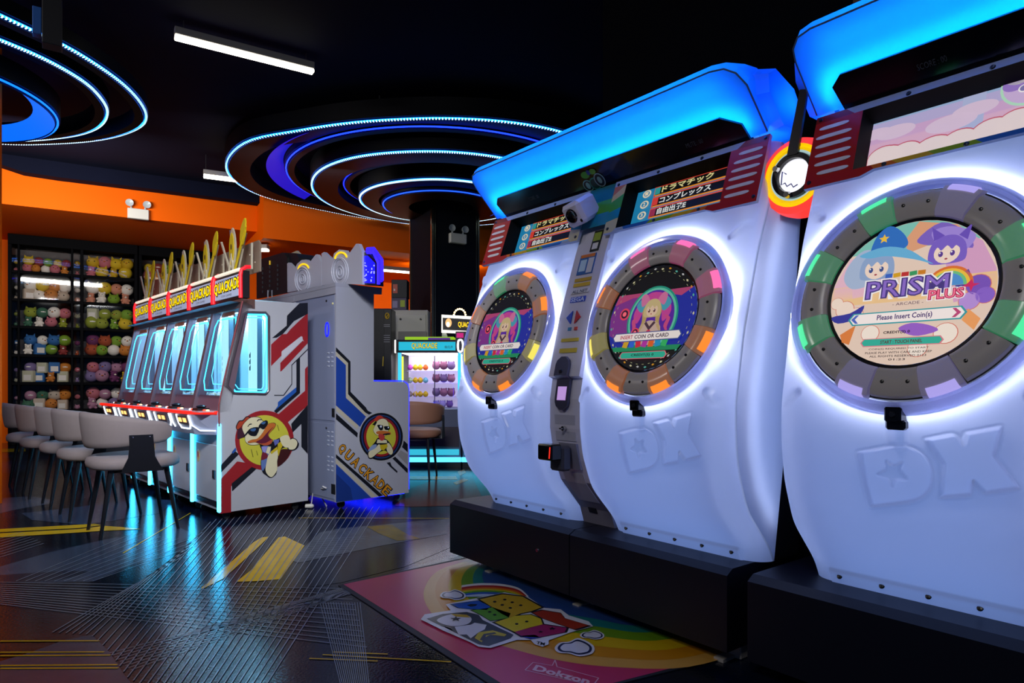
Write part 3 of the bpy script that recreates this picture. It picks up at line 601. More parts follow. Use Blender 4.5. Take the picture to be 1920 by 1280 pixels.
def marquee(X, root, xc, mir, art):
    s = -1 if mir else 1                 # +1: red cap on the viewer's right
    L, R = -.385, .372
    def P(a, h, off): return plate_pt(xc+s*a, h, off)
    mb = MB(X); o0, o1, h0, h1 = -.315, .215, .06, .90
    base = mat('plate_silver', '#aab4cc', .3)
    regions = [('#9fb0cc', [(L, .9), (R-.13, .9), (R-.13, 1), (L, 1)]), ('#c86a1c', [(L, .72), (o0-.03, .82), (o0, .9), (L, .9)]), ('#d8b860', [(L, .60), (o0, .72), (o0, .9), (o0-.03, .82), (L, .72)]),
               ('#4aa018', [(L, .40), (o0, .46), (o0, .72), (L, .60)]), ('#1888a0', [(L, .22), (o0, .26), (o0, .46), (L, .40)]), ('#c8c09a', [(L, 0), (L+.05, 0), (o0, .06), (o0, .26), (L, .22)]),
               ('#9fb0cc', [(L+.05, 0), (L+.12, 0), (o0+.04, .06), (o0, .06)]), ('#2a6ac0', [(L+.12, 0), (-.14, 0), (-.12, h0), (o0+.04, h0)]), ('#90b020', [(-.14, 0), (-.02, 0), (0, h0), (-.12, h0)]),
               ('#e0b020', [(-.02, 0), (.08, 0), (.10, h0), (0, h0)]), ('#e07018', [(.08, 0), (.15, 0), (.16, h0), (.10, h0)]), ('#b8241c', [(.15, 0), (.19, -.06), (R, -.06), (R, .9), (o1, .9), (o1, h0), (.16, h0)]),
               ('#8a2020', [(R-.13, .9), (R, .9), (R, 1), (R-.10, 1)]), ('#9fb0cc', [(R-.13, .9), (R-.10, 1), (R-.13, 1)])]
    for c, pl in regions: mb.use(mat('plate_'+c.lstrip('#'), c, .3)).poly([P(a, h, .012) for a, h in pl])
    mb.use(base)
    for a0, b0, a1, b1 in ((L, 0, L, 1), (L, 1, R, 1), (R, 1, R, -.06), (R, -.06, .19, -.06), (.19, -.06, .15, 0), (.15, 0, L, 0)): mb.poly([P(a0, b0, .012), P(a1, b1, .012), P(a1, b1, -.004), P(a0, b0, -.004)])
    pl = mb.build('marquee_plate', None, root)
    mb = MB(X).use(mat('recess_dark', '#04060c', .7, spec=.15))
    q = [(o0, h0), (o1, h0), (o1, h1), (o0, h1)]
    for i in range(4):
        a, b = q[i], q[(i+1) % 4]; mb.poly([P(*a, .012), P(*b, .012), P(*b, -.075), P(*a, -.075)])
    mb.build('screen_recess', None, pl)
    mb = MB(X).use(mat('screw_steel', '#505560', .3, metal=1))
    for a, h in ((L+.02, .93), (L+.02, .08), (-.14, .94), (.08, .94), (R-.015, .95), (R-.015, .02), (-.1, .03), (.12, .03)): mb.lathe([(0, .004), (.006, .003), (.008, 0)], P(a, h, .012), RX, PU, PN, 10)
    tag(mb.build('screw', None, pl), kind='stuff')
    mb = MB(X).use(paint('#e8e4dc', .4))
    for k in range(6):
        h = .80-.135*k; x0, x1 = (.245, .335) if 0 < k < 5 else ((.255, .335) if k == 0 else (.250, .325))
        mb.prism([P(a, b, .0125) for a, b in rrect(x0-.004*k, x1+.03-.004*k if k else x1+.02, h-.028, h+.028, .0075*3.5, 4)], tuple(PN*.0015))
    mb.build('white_slot', None, pl)
    # display
    mb = MB(X); e = lambda c, k=.7: glow(c, k)
    off = -.070
    def sp(x0, x1, y0, y1, sk=0, c='#fff', k=.7, lay=0):
        mb.use(e(c, k)).poly([P(x, h, off+.0008*lay) if s > 0 else plate_pt(xc+x, h, off+.0008*lay) for x, h in ((x0, y0), (x1, y0+sk), (x1, y1+sk), (x0, y1))])
    def spt(c, t_, x0, x1, y0, y1, lay, sk=0, b=0, k=.7):
        mb.use(e(c, k)); lettering(mb, t_, lambda u, v: plate_pt(xc+x0+(x1-x0)*u, y0+(y1-y0)*v+sk*u, off+.0008*lay), b)
    a0, a1 = (o0, o1) if s > 0 else (-o1, -o0)
    def S(x0, x1, y0, y1, c, lay, sk=0, k=.7):
        mb.use(e(c, k)).poly([plate_pt(xc+x, h, off+.0008*lay) for x, h in ((x0, y0), (x1, y0+sk), (x1, y1+sk), (x0, y1))])
    if art == 'menu':
        S(a0, a1, 0, 1.35, '#1f86b8', 0); S(a0+.0, a1, .93, 1.35, '#3a6aa0', 1); S(a0, a1, 1.08, 1.13, '#8aa8d0', 2)
        spt('#f4f4f4', 'RANKING', a0+.03, a0+.13, 0.955, 1.04, 3, 0, .05); spt('#f4f0d0', 'INTERNET RANKING', a0+.15, a0+.40, 0.955, 1.04, 3, 0, .04)
        for i, (c, tx) in enumerate((('#e8503c', 'ドラマチック'), ('#e8503c', 'コンプレックス'), ('#e8503c', '自由出発E'))):
            y = .72-.205*i
            S(a0+.10, a1-.01, y, y+.19, c, 2, 0); S(a0+.11, a1-.02, y+.025, y+.165, '#090a10', 3, 0, .5)
            mb.use(e('#f0a020')).poly([plate_pt(xc+x, h, off+.0032) for x, h in ((a0+.11, y), (a1-.05, y), (a1-.02, y+.02), (a0+.11, y+.02))])
            spt('#f2e7a0' if i == 0 else '#f2f2ee', tx, a0+.145, a0+.145+(.26 if i < 2 else .15), y+.045, y+.155, 5, 0, .03)
            S(a0+.105, a0+.135, y+.03, y+.16, ('#30a0a0', '#e04030', '#a03050')[i], 5)
            mb.use(e('#f0e0c0')).poly([plate_pt(xc+a0+.06+.024*math.cos(q_), y+.095+.075*math.sin(q_), off+.004) for q_ in np.linspace(0, 2*PI, 18)[:-1]])
            mb.use(e('#1f86b8')).poly([plate_pt(xc+a0+.06+.016*math.cos(q_), y+.095+.050*math.sin(q_), off+.0048) for q_ in np.linspace(0, 2*PI, 18)[:-1]])
            spt('#f0e0c0', str(i+1), a0+.054, a0+.066, y+.065, y+.125, 7, 0, .03)
    else:
        S(a0, a1, 0, 1.35, '#7fb4d0', 0, 0, .8)
        for i, c in enumerate(('#7fb4d0', '#9ab4d8', '#b8aed8', '#d0a8d0', '#dcb0cc', '#e4bccc')): S(a0, a1, 1.03-.15*i, 1.20-.15*i, c, 1, -.02, .8)
        S(a0+.26, a0+.32, .3, 1.3, '#b0b8dc', 2, 0, .8)
        def el(cx, cy, rx, ry, c, lay, k=.8): mb.use(e(c, k)).poly([plate_pt(xc+cx+rx*math.cos(q_), cy+ry*math.sin(q_), off+.0008*lay) for q_ in np.linspace(0, 2*PI, 26)[:-1]])
        OY = .22
        for cx, cy, r in ((-.28, .12, .06), (-.22, .17, .05), (-.16, .13, .06), (-.10, .15, .05), (-.02, .10, .06), (.05, .13, .05), (.13, .15, .055), (.19, .2, .05), (.245, .17, .05), (.27, .28, .04)):
            cx = max(a0+r, min(a1-r, cx)); el(cx, cy+.2, r, r*3.1, '#c85a70', 3); el(cx, cy+.188, r*.965, r*3.0, '#ead8d8', 4)
        for cx, cy, r in ((-.2, .48, .05), (-.14, .44, .06), (.08, .45, .06), (.02, .35, .07)): el(cx, cy+.25, r, r*1.6, '#dcc4dc', 3)
        el(a1-.10, .85, .075, .29, '#b4e0c4', 5); el(a1-.10, .85, .068, .26, '#cdb2dc', 6); el(a1-.12, .97, .05, .12, '#d8e0a8', 7); el(a1-.14, .87, .03, .09, '#9878c8', 7)
        for q in (-.016, .016): el(a1-.10+q, .78, .014, .05, '#f4f0f0', 9); el(a1-.10+q, .78, .010, .036, '#8078b0', 10)
        spt('#b02050', 'TIME', a1-.085, a1-.055, 1.20, 1.24, 9, 0, .04); spt('#2050a0', 'LIMIT', a1-.055, a1-.02, 1.21, 1.25, 9, 0, .04); S(a1-.035, a1-.01, 1.26, 1.30, '#30a060', 9)
    mb.build('marquee_screen', None, root)
def unit(X, root, xc, mir, art, art2, glowc):
    o = bpy.data.objects.new('shell', SHELL); col.objects.link(o); o.parent = root; o.location = (xc, 0, 0); W[o] = W[root]
    nd = len(glowc)
    # smoked ring: eight buttons between eight screwed covers
    O = X @ Vector((xc, 0, ZC)); M3 = X.to_3x3(); rx, ru, rn = M3 @ RX, M3 @ RU, M3 @ RN
    mb = MB(); mb.lathe([(.214, -.03), (.214, .008), (.222, .012), (.222, -.03)], O, rx, ru, rn, 72); mb.lathe([(.20, -.12), (.312, -.12), (.312, .002), (.22, .002)], O, rx, ru, rn, 72)
    mb.build('ring_base', paint('#15161a', .3), root, True)
    for k in range(8):
        a = math.radians(22.5+45*k); h = math.radians(9.5)
        mb = MB(); mb.lathe([(.224, .0), (.226, .018), (.24, .028), (.29, .030), (.312, .020), (.318, .0)], O, rx, ru, rn, 8, a-h, a+h)
        c = glowc[k]
        bt = mb.build('ring_button', mat('button_smoke_'+(c or '#8a8486').lstrip('#'), '#a8a69c', .18, spec=.6, emit=c or '#8a8486', es=.16), root, True, 40)
        c = glowc[k]
        if c:
            mb = MB(); mb.lathe([(.300, .004), (.296, .0308), (.309, .0245), (.319, .014), (.322, .002)], O, rx, ru, rn, 8, a-h*.72, a+h*.72); mb.build('button_light', glow(c, 1.1), bt, True)
        b = a+math.radians(22.5); h2 = math.radians(12.3)
        mb = MB(); mb.lathe([(.223, .0), (.225, .014), (.236, .022), (.29, .023), (.304, .014), (.308, .0)], O, rx, ru, rn, 10, b-h2, b+h2)
        sg = mb.build('ring_cover', smoke, root, True, 40)
        mb = MB()
        for q in (-1, 1):
            d = b+q*math.radians(7); mb.lathe([(0, .004), (.0045, .003), (.0055, 0)], O+(rx*math.cos(d)+ru*math.sin(d))*.266+rn*.0225, rx, ru, rn, 8)
        tag(mb.build('screw', mat('screw_black', '#101014', .3), sg), kind='stuff')
    mb = MB(); mb.lathe([(.316, -.004), (.320, .014), (.330, .016), (.342, .006), (.350, -.02)], O, rx, ru, rn, 80); mb.build('ring_lens', milky('milky_ring_lens', '#b9bfe8', .75, .15, .1), root, True)
    # lamps inside the shell: LED ring behind the screen surround and a soft backlight sheet
    pts = []
    for k in range(72):
        a = 2*PI*k/72; x, z = .352*math.cos(a), ZC+.352*math.sin(a)/1.037; pts.append(X @ Vector((xc+x, float(prof(z))+.024, z)))
    mb = MB(); mb.tube(pts, .006, 5, True); mb.build('led_ring', glow('#dfe8ff', 15), root)
    mb = MB(X); zs = np.linspace(.36, 1.66, 14)
    for sx in (-1, 1): pass
    mb.add([(xc+x, float(prof(z))+.14, z) for z in zs for x in (-.32, .32)], [(2*i, 2*i+1, 2*i+3, 2*i+2) for i in range(13)]); mb.build('backlight_sheet', glow('#8cb0ee', 1.1), root)
    for sx in (-1, 1):
        mb = MB(X); mb.tube([(xc+sx*(HW-.045), float(prof(z))+.17, z) for z in np.linspace(.48, 1.6, 10)], .006, 5); mb.build('side_led', glow('#cfe0ff', 7), root)
    # round screen
    mb = MB(X); (art_idol if art == 'idol' else art_pastel)(mb, X, xc); mb.build('round_screen', None, root)
    marquee(X, root, xc, mir, art2)
    # camera below the ring
    mb = MB(X); O2 = Vector((xc, float(prof(.905))-.002, .905)); mb.box(xc-.022, xc+.022, O2.y-.034, O2.y+.012, .895, .935, .004); mb.box(xc-.026, xc+.026, O2.y-.018, O2.y+.012, .872, .90, .006)
    cm = mb.build('camera_housing', paint('#0c0d12', .2), root)
    mb = MB(X); mb.lathe([(0, .004), (.007, .004), (.009, 0)], (xc, O2.y-.034, .915), RX, (0, 0, 1), (0, -1, 0), 14); mb.build('camera_lens', paint('#26282f', .1), cm, True)
    mb = MB(X).use(mat('screw_black', '#101014', .3))
    for k in range(5):
        x = xc-.26+.13*k; mb.lathe([(0, .005), (.007, .004), (.009, 0)], (x, float(prof(.372))-.0125, .372), RX, (0, .5, .85), (0, -.85, .5), 10)
    tag(mb.build('screw', None, root), kind='stuff')

def dx_machine(xoff, label, arts, colrs, front_bits=True):
    loc = DM @ Vector((xoff, 0, 0)); rz = math.atan2(DM[1][0], DM[0][0])
    t = thing('rhythm_game_machine', tuple(loc), rz, label, 'arcade machine', None); X = W[t]
    navyp = mat('base_navy', '#0a0e20', .45, bump=.01)
    # base: two halves with a chamfered lip
    for x0, x1 in ((-1.775, -.806), (-.800, .0)):
        mb = MB(X); a = .0
        mb.prism([(x0, 0, .055), (x0, .0, .325), (x0, .035, .345), (x0, .90, .345), (x0, .90, .055)], (x1-x0, 0, 0)); mb.build('base_box', navyp, t)
    mb = MB(X); mb.lathe([(0, .006), (.008, .006), (.010, 0)], (-1.02, 0, .215), RX, (0, 0, 1), (0, -1, 0), 14); mb.lathe([(.003, .008), (.0, .008)], (-1.02, 0, .215), RX, (0, 0, 1), (0, -1, 0), 6)
    mb.build('lock', mat('chrome', '#c8c8c8', .15, metal=1), t, True)
    for x in (-1.45, -.78, -.04):
        mb = MB(X); mb.box(x-.03, x+.03, .10, .16, 0, .056, .004); mb.box(x-.035, x+.005, .03, .12, .0, .012); mb.build('foot_bracket', paint('#b9b4ac', .45), t)
    mb = MB(X); mb.box(-1.71, -.03, .40, .88, .345, 1.97, .01); mb.build('body', mat('body_navy', '#080a14', .5), t)
    mb = MB(X); 
    for xs_ in (-1.27-HW+.003, -1.27+HW-.023, -.335-HW+.003, -.335+HW-.023):
        mc = MB(X); mc.prism([(xs_, .238, .346), (xs_, .243, .36), (xs_, .333, .83), (xs_, .408, 1.42), (xs_, .42, 1.42), (xs_, .42, .346)], (.02, 0, 0)); mc.build('side_cheek', mat('body_navy', '#080a14', .5), t)
    for x0, x1 in ((-1.62, -.92), (-.69, .02)):
        mb.poly([(x0, .405, .35), (x1, .405, .35), (x1, .405, 1.9), (x0, .405, 1.9)])
    mb.build('inner_reflector', paint('#9a9cb0', .7), t)  # unseen pale sheet added to bounce light inside the shells
    mb = MB(X); mb.box(.0, .001, .62, .69, .115, .20); mb.use(paint('#e0b81a')); mb.box(.001, .002, .62, .69, .175, .20); mb.use(paint('#e8e8e4')); mb.box(.001, .002, .62, .69, .115, .175)
    mb.use(paint('#101010')); mb.lathe([(.010, .0), (.018, .0)], (.003, .643, .145), (0, 1, 0), (0, 0, 1), (1, 0, 0), 14); mb.build('warning_sticker', None, t)
    unit(X, t, -1.27, True, arts[0], arts[1], colrs[0]); unit(X, t, -.335, False, arts[2], arts[3], colrs[1])
    # narrow control column between the two players
    x0, x1 = -.905, -.707; Z = [.345, .42, .56, .66, .80, .93, 1.02, 1.03, 1.3, 1.6, 1.9]
    T = [float(prof(z))+(.02 if z > 1.02 else .045) for z in Z]; T[0] = .19
    m1 = mat('column_grey', '#d6d4e4', .35); m2 = mat('column_dark', '#8a8490', .35)
    mb = MB(X)
    for i in range(len(Z)-1):
        mb.use(m1 if Z[i] >= .56 else m2); mb.add([(x0, T[i], Z[i]), (x1, T[i], Z[i]), (x1, T[i+1], Z[i+1]), (x0, T[i+1], Z[i+1]), (x0, .41, Z[i]), (x1, .41, Z[i]), (x1, .41, Z[i+1]), (x0, .41, Z[i+1])], [(0, 1, 2, 3), (0, 3, 7, 4), (1, 5, 6, 2)])
    cc = mb.build('control_column', None, t)
    def ft(z): return float(np.interp(z, Z, T))
    def slab(nm, xa, xb, za, zb, m, th=.003, par=cc, r=0):
        n = 3 if zb-za > .12 else 1; mb = MB(X); mb.use(m)
        for k in range(n):
            z0 = za+(zb-za)*k/n; z1 = za+(zb-za)*(k+1)/n
            mb.prism([(x0+xa, ft(z0)-.001, z0), (x0+xb, ft(z0)-.001, z0), (x0+xb, ft(z1)-.001, z1), (x0+xa, ft(z1)-.001, z1)], (0, -th, 0))
        return mb.build(nm, None, par)
    w = x1-x0
    def stext(c, s, xa, xb, za, zb, th=.0045):
        mb.use(c); lettering(mb, s, lambda u, v: Vector((x0+xa+(xb-xa)*u, ft(za+(zb-za)*v)-th, za+(zb-za)*v)), .02)
    slab('sticker', .09, .155, 1.745, 1.765, paint('#20222c')); slab('sticker', .095, .15, 1.60, 1.70, paint('#1c2018')); slab('sticker', .100, .145, 1.65, 1.69, paint('#9ab040'), .004); slab('sticker', .105, .14, 1.61, 1.64, paint('#e8e4dc'), .004)
    slab('sticker', .045, .145, 1.495, 1.59, paint('#2a66b0')); slab('sticker', .05, .14, 1.575, 1.59, paint('#e07a20'), .004); slab('sticker', .105, .14, 1.50, 1.57, paint('#d8d8d8'), .004); slab('sticker', .055, .095, 1.51, 1.565, paint('#bfe0f0'), .004)
    slab('sticker', .045, .15, 1.462, 1.478, paint('#c9a21e')); slab('sticker', .045, .15, 1.438, 1.455, paint('#d8b020')); slab('sticker', .04, .155, 1.405, 1.425, paint('#d8d8e0')); slab('sticker', .05, .145, 1.365, 1.39, paint('#2a50d0'))
    slab('sticker', .045, .155, 1.185, 1.20, paint('#d8c020')); slab('sticker', .045, .155, 1.135, 1.155, paint('#d8c020')); slab('sticker', .075, .095, 1.235, 1.25, paint('#2a90d0')); slab('sticker', .115, .135, 1.235, 1.25, paint('#d04030'))
    mb = MB(X).use(paint('#1a50d0')); f2 = lambda x, z: (x0+x, ft(z)-.004, z)
    mb.prism([f2(.055, 1.295), f2(.088, 1.325), f2(.088, 1.265)], (0, -.004, 0)); mb.use(paint('#c82020')).prism([f2(.145, 1.295), f2(.112, 1.325), f2(.112, 1.265)], (0, -.004, 0)); mb.build('arrow', None, cc)
    mb = MB(X).use(paint('#d8e4ff')); stext(mb.mats[0], 'SEGA', .055, .14, 1.368, 1.387); mb.build('lettering', None, cc); mb = MB(X); stext(paint('#303a60'), 'ALL NET', .05, .145, 1.408, 1.422); mb.build('lettering', None, cc)
    mb = MB(X).use(mat('reader_grey', '#4a4a60', .25)); zc = np.linspace(.86, 1.11, 12); 
    L_ = []; R_ = []
    for z in np.linspace(.872, 1.108, 15):
        h = .042 if .91 < z < 1.07 else .042*math.sqrt(max(0.05, 1-((abs(z-.99)-.08)/.040)**2)); L_.append((.094-h, z)); R_.append((.094+h, z))
    L_[:] = [(x, z+.01) for x, z in L_]; R_[:] = [(x, z+.01) for x, z in R_]
    for i in range(14): mb.prism([f2(*L_[i]), f2(*R_[i]), f2(*R_[i+1]), f2(*L_[i+1])], (0, -.014, 0))
    rd = mb.build('card_reader', None, cc); mb = MB(X).use(glow('#c8a0e8', .8)).prism([(x0+.068, ft(.94)-.019, .925), (x0+.122, ft(.94)-.019, .925), (x0+.122, ft(.98)-.017, .985), (x0+.068, ft(.98)-.017, .985)], (0, -.003, 0)); mb.build('reader_screen', None, rd)
    mb = MB(X).use(paint('#2a2a38', .3)); mb.lathe([(0, .004), (.022, .004), (.024, 0)], f2(.094, 1.05), RX, (0, 0, 1), (0, -1, 0), 18)
    mb.lathe([(0, .016), (.010, .016), (.012, .012)], f2(.094, 1.05), RX, (0, 0, 1), (0, -1, 0), 12); mb.build('reader_dial', None, rd)
    mb = MB(X).use(mat('chrome', '#c8c8c8', .15, metal=1)); mb.lathe([(0, .012), (.010, .012), (.012, 0)], f2(.10, .80), RX, (0, 0, 1), (0, -1, 0), 14); mb.box(x0+.094, x0+.106, ft(.8)-.03, ft(.8), .797, .803); mb.build('coin_button', None, cc)
    slab('hatch_panel', .035, .165, .745, .86, mat('hatch_grey', '#bcbccc', .3)); slab('hatch_panel', .035, .165, .46, .60, mat('hatch_grey', '#bcbccc', .3)); slab('hatch_panel', .06, .17, .62, .735, paint('#8f8fa4', .3), .012)
    mb = MB(X); mb.box(x0+.04, x0+.135, -.135, -.075, .665, .735, .006); mb.use(paint('#101014', .15)); rdr = mb.build('coin_reader', paint('#0c0c10', .15), t)
    mb = MB(X); mb.box(x0+.05, x0+.14, -.075, -.02, .615, .725, .01); mb.build('reader_mount', paint('#4c4c58', .4), rdr)
    mb = MB(X); mb.prism([(x0+.118, -.1365, .675), (x0+.124, -.1365, .675), (x0+.129, -.1365, .725), (x0+.123, -.1365, .725)], (0, -.001, 0)); mb.build('reader_lamp', glow('#ff3020', 1.2), rdr)
    slab('vent_slot', .06, .11, .40, .425, paint('#1a1a22'))
    # top cover between the marquees and its round-eyed camera
    mb = MB(X); mb.use(mat('plate_4aa018', '#4aa018', .3)).poly([plate_pt(x, h, .008) for x, h in ((-.91, .45), (-.70, .45), (-.70, .7), (-.91, .7))]); mb.use(mat('plate_teal', '#1a6a66', .3)).poly([plate_pt(x, h, .008) for x, h in ((-.91, .7), (-.70, .7), (-.70, 1), (-.91, 1))])
    mb.use(mat('plate_1888a0', '#1888a0', .3)).poly([plate_pt(x, h, .008) for x, h in ((-.91, .2), (-.70, .2), (-.70, .45), (-.91, .45))]); mb.build('cover_plate', None, cc)
    c0 = plate_pt(-.865, .60, .03); mb = MB(X @ Matrix.Translation(c0) @ Matrix.Rotation(.55, 4, 'X') @ Matrix.Rotation(-.12, 4, 'Y')); mb.box(-.062, .062, -.10, .03, -.055, .055, .016); cb = mb.build('camera_cube', mat('cube_white', '#d8d4e4', .3), t, True, 20)
    Xc = mb.M; mb = MB(Xc); mb.lathe([(0, .004), (.024, .003), (.030, .006), (.034, 0)], (-.006, -.100, .0), (1, 0, 0), (0, 0, 1), (0, -1, 0), 24); mb.lathe([(0, .002), (.008, 0)], (.038, -.100, -.036), (1, 0, 0), (0, 0, 1), (0, -1, 0), 12); mb.build('camera_lens', paint('#0a0a12', .1), cb, True)
    # ---- blue backlit visor
    vo = Vector((0, .24, 1.93)); vu = Vector((0, -.707, .707)); vn = Vector((0, -.707, -.707))
    def VP(x, u, o=0): return vo+Vector((x, 0, 0))+vu*u+vn*o
    xl, xr = -1.655, .012; U = .285
    edge = [(xl, 0), (xl, .20), (xl+.008, .245), (xl+.035, .275), (xl+.08, U), (xr-.11, U), (xr-.055, .275), (xr-.02, .245), (xr, .19), (xr, 0)]
    nn = 90; xs = np.unique(np.r_[np.linspace(xl, xr, nn), [e[0] for e in edge]])
    top = lambda x: float(np.interp(x, [xl, xl+.008, xl+.035, xl+.08, xr-.11, xr-.055, xr-.02, xr], [.20, .245, .275, U, U, .275, .245, .19]))
    mb = MB(X); v = []; f = []; rows = 10
    for x in xs:
        for j in range(rows): v.append(VP(x, top(x)*j/(rows-1), 0))
    for i in range(len(xs)-1):
        for j in range(rows-1): f.append((i*rows+j, (i+1)*rows+j, (i+1)*rows+j+1, i*rows+j+1))
    mb.add(v, f); vis = mb.build('visor', visor_blue, t, True)
    mb = MB(X); rim = [VP(*e) for e in edge]; rim2 = [Vector((p.x, p.y+.0, p.z+.0))+Vector((0, .014, .032)) for p in rim]; rim3 = [p+Vector((0, .12, .03)) for p in rim2]
    for A, B in ((rim, rim2), (rim2, rim3)):
        for i in range(len(rim)-1): mb.add([A[i], A[i+1], B[i+1], B[i]], [(0, 1, 2, 3)])
    mb.build('visor_rim', visor_blue, vis, True, 50)
    mb = MB(X); mb.tube([p+Vector((0, -.001, .004)) for p in rim], .0035, 6); mb.build('rim_seam', paint('#3e566e', .5), vis)
    # the rear wing of the visor at each end
    for s_, xe in ((1, xr), (-1, xl)):
        mb = MB(X); P5 = [(.27, 1.93), (.15, 2.05), (.14, 2.13), (.20, 2.17), (.36, 2.12), (.44, 2.02), (.42, 1.93)]
        a_ = [Vector((xe-s_*.05, y, z)) for y, z in P5]; b_ = [Vector((xe+s_*.045, .29+(y-.29)*.80, 2.04+(z-2.04)*.80)) for y, z in P5]
        mb.add(a_+b_, [list(range(7, 14))]+[(i, (i+1) % 7, 7+(i+1) % 7, 7+i) for i in range(7)]); mb.build('visor_wing', visor_blue, vis, True, 30)
        mb = MB(X); mb.box(xe-.02*s_-.012, xe-.02*s_+.012, .24, .36, 2.0, 2.07); mb.build('wing_lamp', glow('#38a0ff', 10), vis)
    mb = MB(X); mb.poly([(xl+.03, .34, 1.96), (xr-.03, .34, 1.96), (xr-.07, .17, 2.165), (xl+.07, .17, 2.165)]); mb.build('visor_back', paint('#b8d8f0', .7), vis)
    # LED strips behind the visor, close to the dark panel
    mb = MB(X)
    for a, b in (((xl+.045, .03), (xl+.085, .125)), ((xl+.085, .125), (xr-.13, .13)), ((xr-.13, .13), (xr-.035, .03))):
        mb.tube([VP(*a, -.035), VP(*b, -.035)], .006, 5)
    mb.build('led_strip', glow('#20b8ff', 27), vis)
    mb = MB(X); mb.tube([VP(xl+.08, .235, -.05), VP(xr-.1, .235, -.05)], .006, 5); mb.build('led_strip', glow('#2896ff', 17), vis)
    mb = MB(X); pan = [(xl+.10, -.02), (xl+.085, .085), (xl+.12, .117), (xr-.15, .117), (xr-.075, .065), (xr-.065, -.02)]
    mb.prism([VP(x, u, .010) for x, u in pan], tuple(vn*-.022)); dp = mb.build('speaker_panel', mat('gloss_black_panel', '#05060b', .12), t)
    for k, s_ in ((-1.32, 'SCORE : 00'), (-.32, 'MUTE : 00')): mb = MB(X); mb.use(paint('#3a3f4a')); lettering(mb, s_, lambda u, v: VP(k+.08*u, .045+.02*v, .0108), 0); mb.build('lettering', None, dp)
    # decal with round shapes above the camera cube
    mb = MB(X); c_ = lambda x, u: VP(-.865+x, .045+u, .0112)
    for c, p in (('#7fb8a8', circ(-.035, -.02, .030)), ('#0a0f14', circ(-.035, -.02, .025)), ('#7fb8a8', circ(-.035, -.02, .012, .018)), ('#2a8a70', circ(.012, -.02, .032)), ('#0a3a34', circ(.012, -.02, .026)), ('#9ab8b0', circ(.048, -.01, .030, .036)), ('#0a0f14', circ(.048, -.01, .025, .031)), ('#8ab0a0', circ(.048, -.01, .012, .018)),
                 ('#3f9a1c', circ(-.015, .035, .026, .018)), ('#5aa020', circ(.035, .04, .02, .014)), ('#203a8a', rrect(-.0, .02, .03, .055, .005))):
        mb.use(paint(c, .3)); mb.poly([c_(*q)+vn*(.0003*(len(mb.f)+1)) for q in p])
    mb.build('decal', None, dp)
    return t
OR, YE, GR, PK, WH = '#ff8a30', '#f0e060', '#50e8a0', '#ff70b0', '#a49ae0'
# button light colours start right of the middle and run anticlockwise
glM1 = [OR, OR, GR, OR, YE, OR, OR, YE]; glM2 = [PK, PK, PK, OR, YE, OR, OR, OR]; glM3 = [GR, WH, GR, GR, GR, WH, WH, GR]
DX1 = dx_machine(0, 'white two-player rhythm game machine with dark girl pictures on both round screens', ('idol', 'menu', 'idol', 'menu'), (glM1, glM2))
dx_machine(1.855, 'nearest white rhythm game machine with pastel picture on its round screen, cut by right edge', ('pastel', 'cloud', 'pastel', 'cloud'), (glM3, glM3))
# ---------------------------------------------------------------- round rainbow sign between the machines
SP = Plane(DM @ Vector((0, .25, 0)), TT); sc = SP(1500, 333)
t = thing('round_sign', tuple(sc), math.atan2(DM[1][0], DM[0][0]), 'round red and yellow rimmed sign hanging between the two white machines', 'sign'); X = W[t]; O = X @ Vector((0, 0, 0)); M3 = X.to_3x3(); rx, ru, rn = M3 @ Vector((1, 0, 0)), M3 @ Vector((0, 0, 1)), M3 @ Vector((0, -1, 0))
R_ = .138
for nm, pr, m in (('red_rim', [(R_, -.04), (R_+.002, -.01), (R_*.96, .03), (R_*.80, .045)], glow('#ff3c30', .9, '#e03020')), ('yellow_ring', [(R_*.80, .045), (R_*.74, .040), (R_*.70, .046), (R_*.64, .042)], glow('#f5c400', .85, '#e8b800')), ('pale_ring', [(R_*.64, .042), (R_*.60, .040), (R_*.58, .036)], glow('#b8d8d8', .7, '#a8c8c8')),
                  ('black_ring', [(R_*.58, .036), (R_*.57, .052), (R_*.44, .052), (R_*.42, .036)], mat('sign_black', '#14141a', .25)), ('face', [(R_*.43, .037), (0, .037)], glow('#f8f8ff', 1.0, '#ffffff')), ('back_shell', [(R_, -.04), (0, -.05)], paint('#202030'))):
    mb = MB(); mb.lathe(pr, O, rx, ru, rn, 56); o = mb.build(nm, m, t, True)
mb = MB(X); zag = [(-.045, .025), (-.05, -.022), (-.035, -.018), (-.028, -.032), (-.012, -.026), (-.004, -.040), (.012, -.034)]
mb.tube([(x, -.039, z) for x, z in [(-.03, .012)]+zag], .0022, 5); mb.use(paint('#1c2a90')); mb.build('printed_line', paint('#1c2a90'), t)
mb = MB(X)
for a in (150, 255): mb.lathe([(0, .012), (.010, .012), (.013, 0)], (R_*.50*math.cos(math.radians(a)), -.052, R_*.50*math.sin(math.radians(a))), (1, 0, 0), (0, 0, 1), (0, -1, 0), 12)
mb.build('bolt', mat('chrome', '#c8c8c8', .15, metal=1), t, True)
mb = MB(X); mb.prism([(-.02, -.055, .07), (.02, -.055, .07), (.07, -.05, .38), (.045, -.05, .38)], (0, .012, 0)); mb.box(-.11, -.09, -.02, .02, -.02, .06); mb.build('hanger_arm', paint('#101118', .3), t)
mb = MB(DM); mb.box(-.005, .03, .28, .40, 1.60, 1.90); mb.use(paint('#a82020', .35)); mb.mats = [paint('#a82020', .35)]; 
sb = mb.build('sign_bracket', None, DX1)
mb = MB(DM)
for k in range(5): mb.box(.030, .032, .285, .395, 1.63+.05*k, 1.645+.05*k)
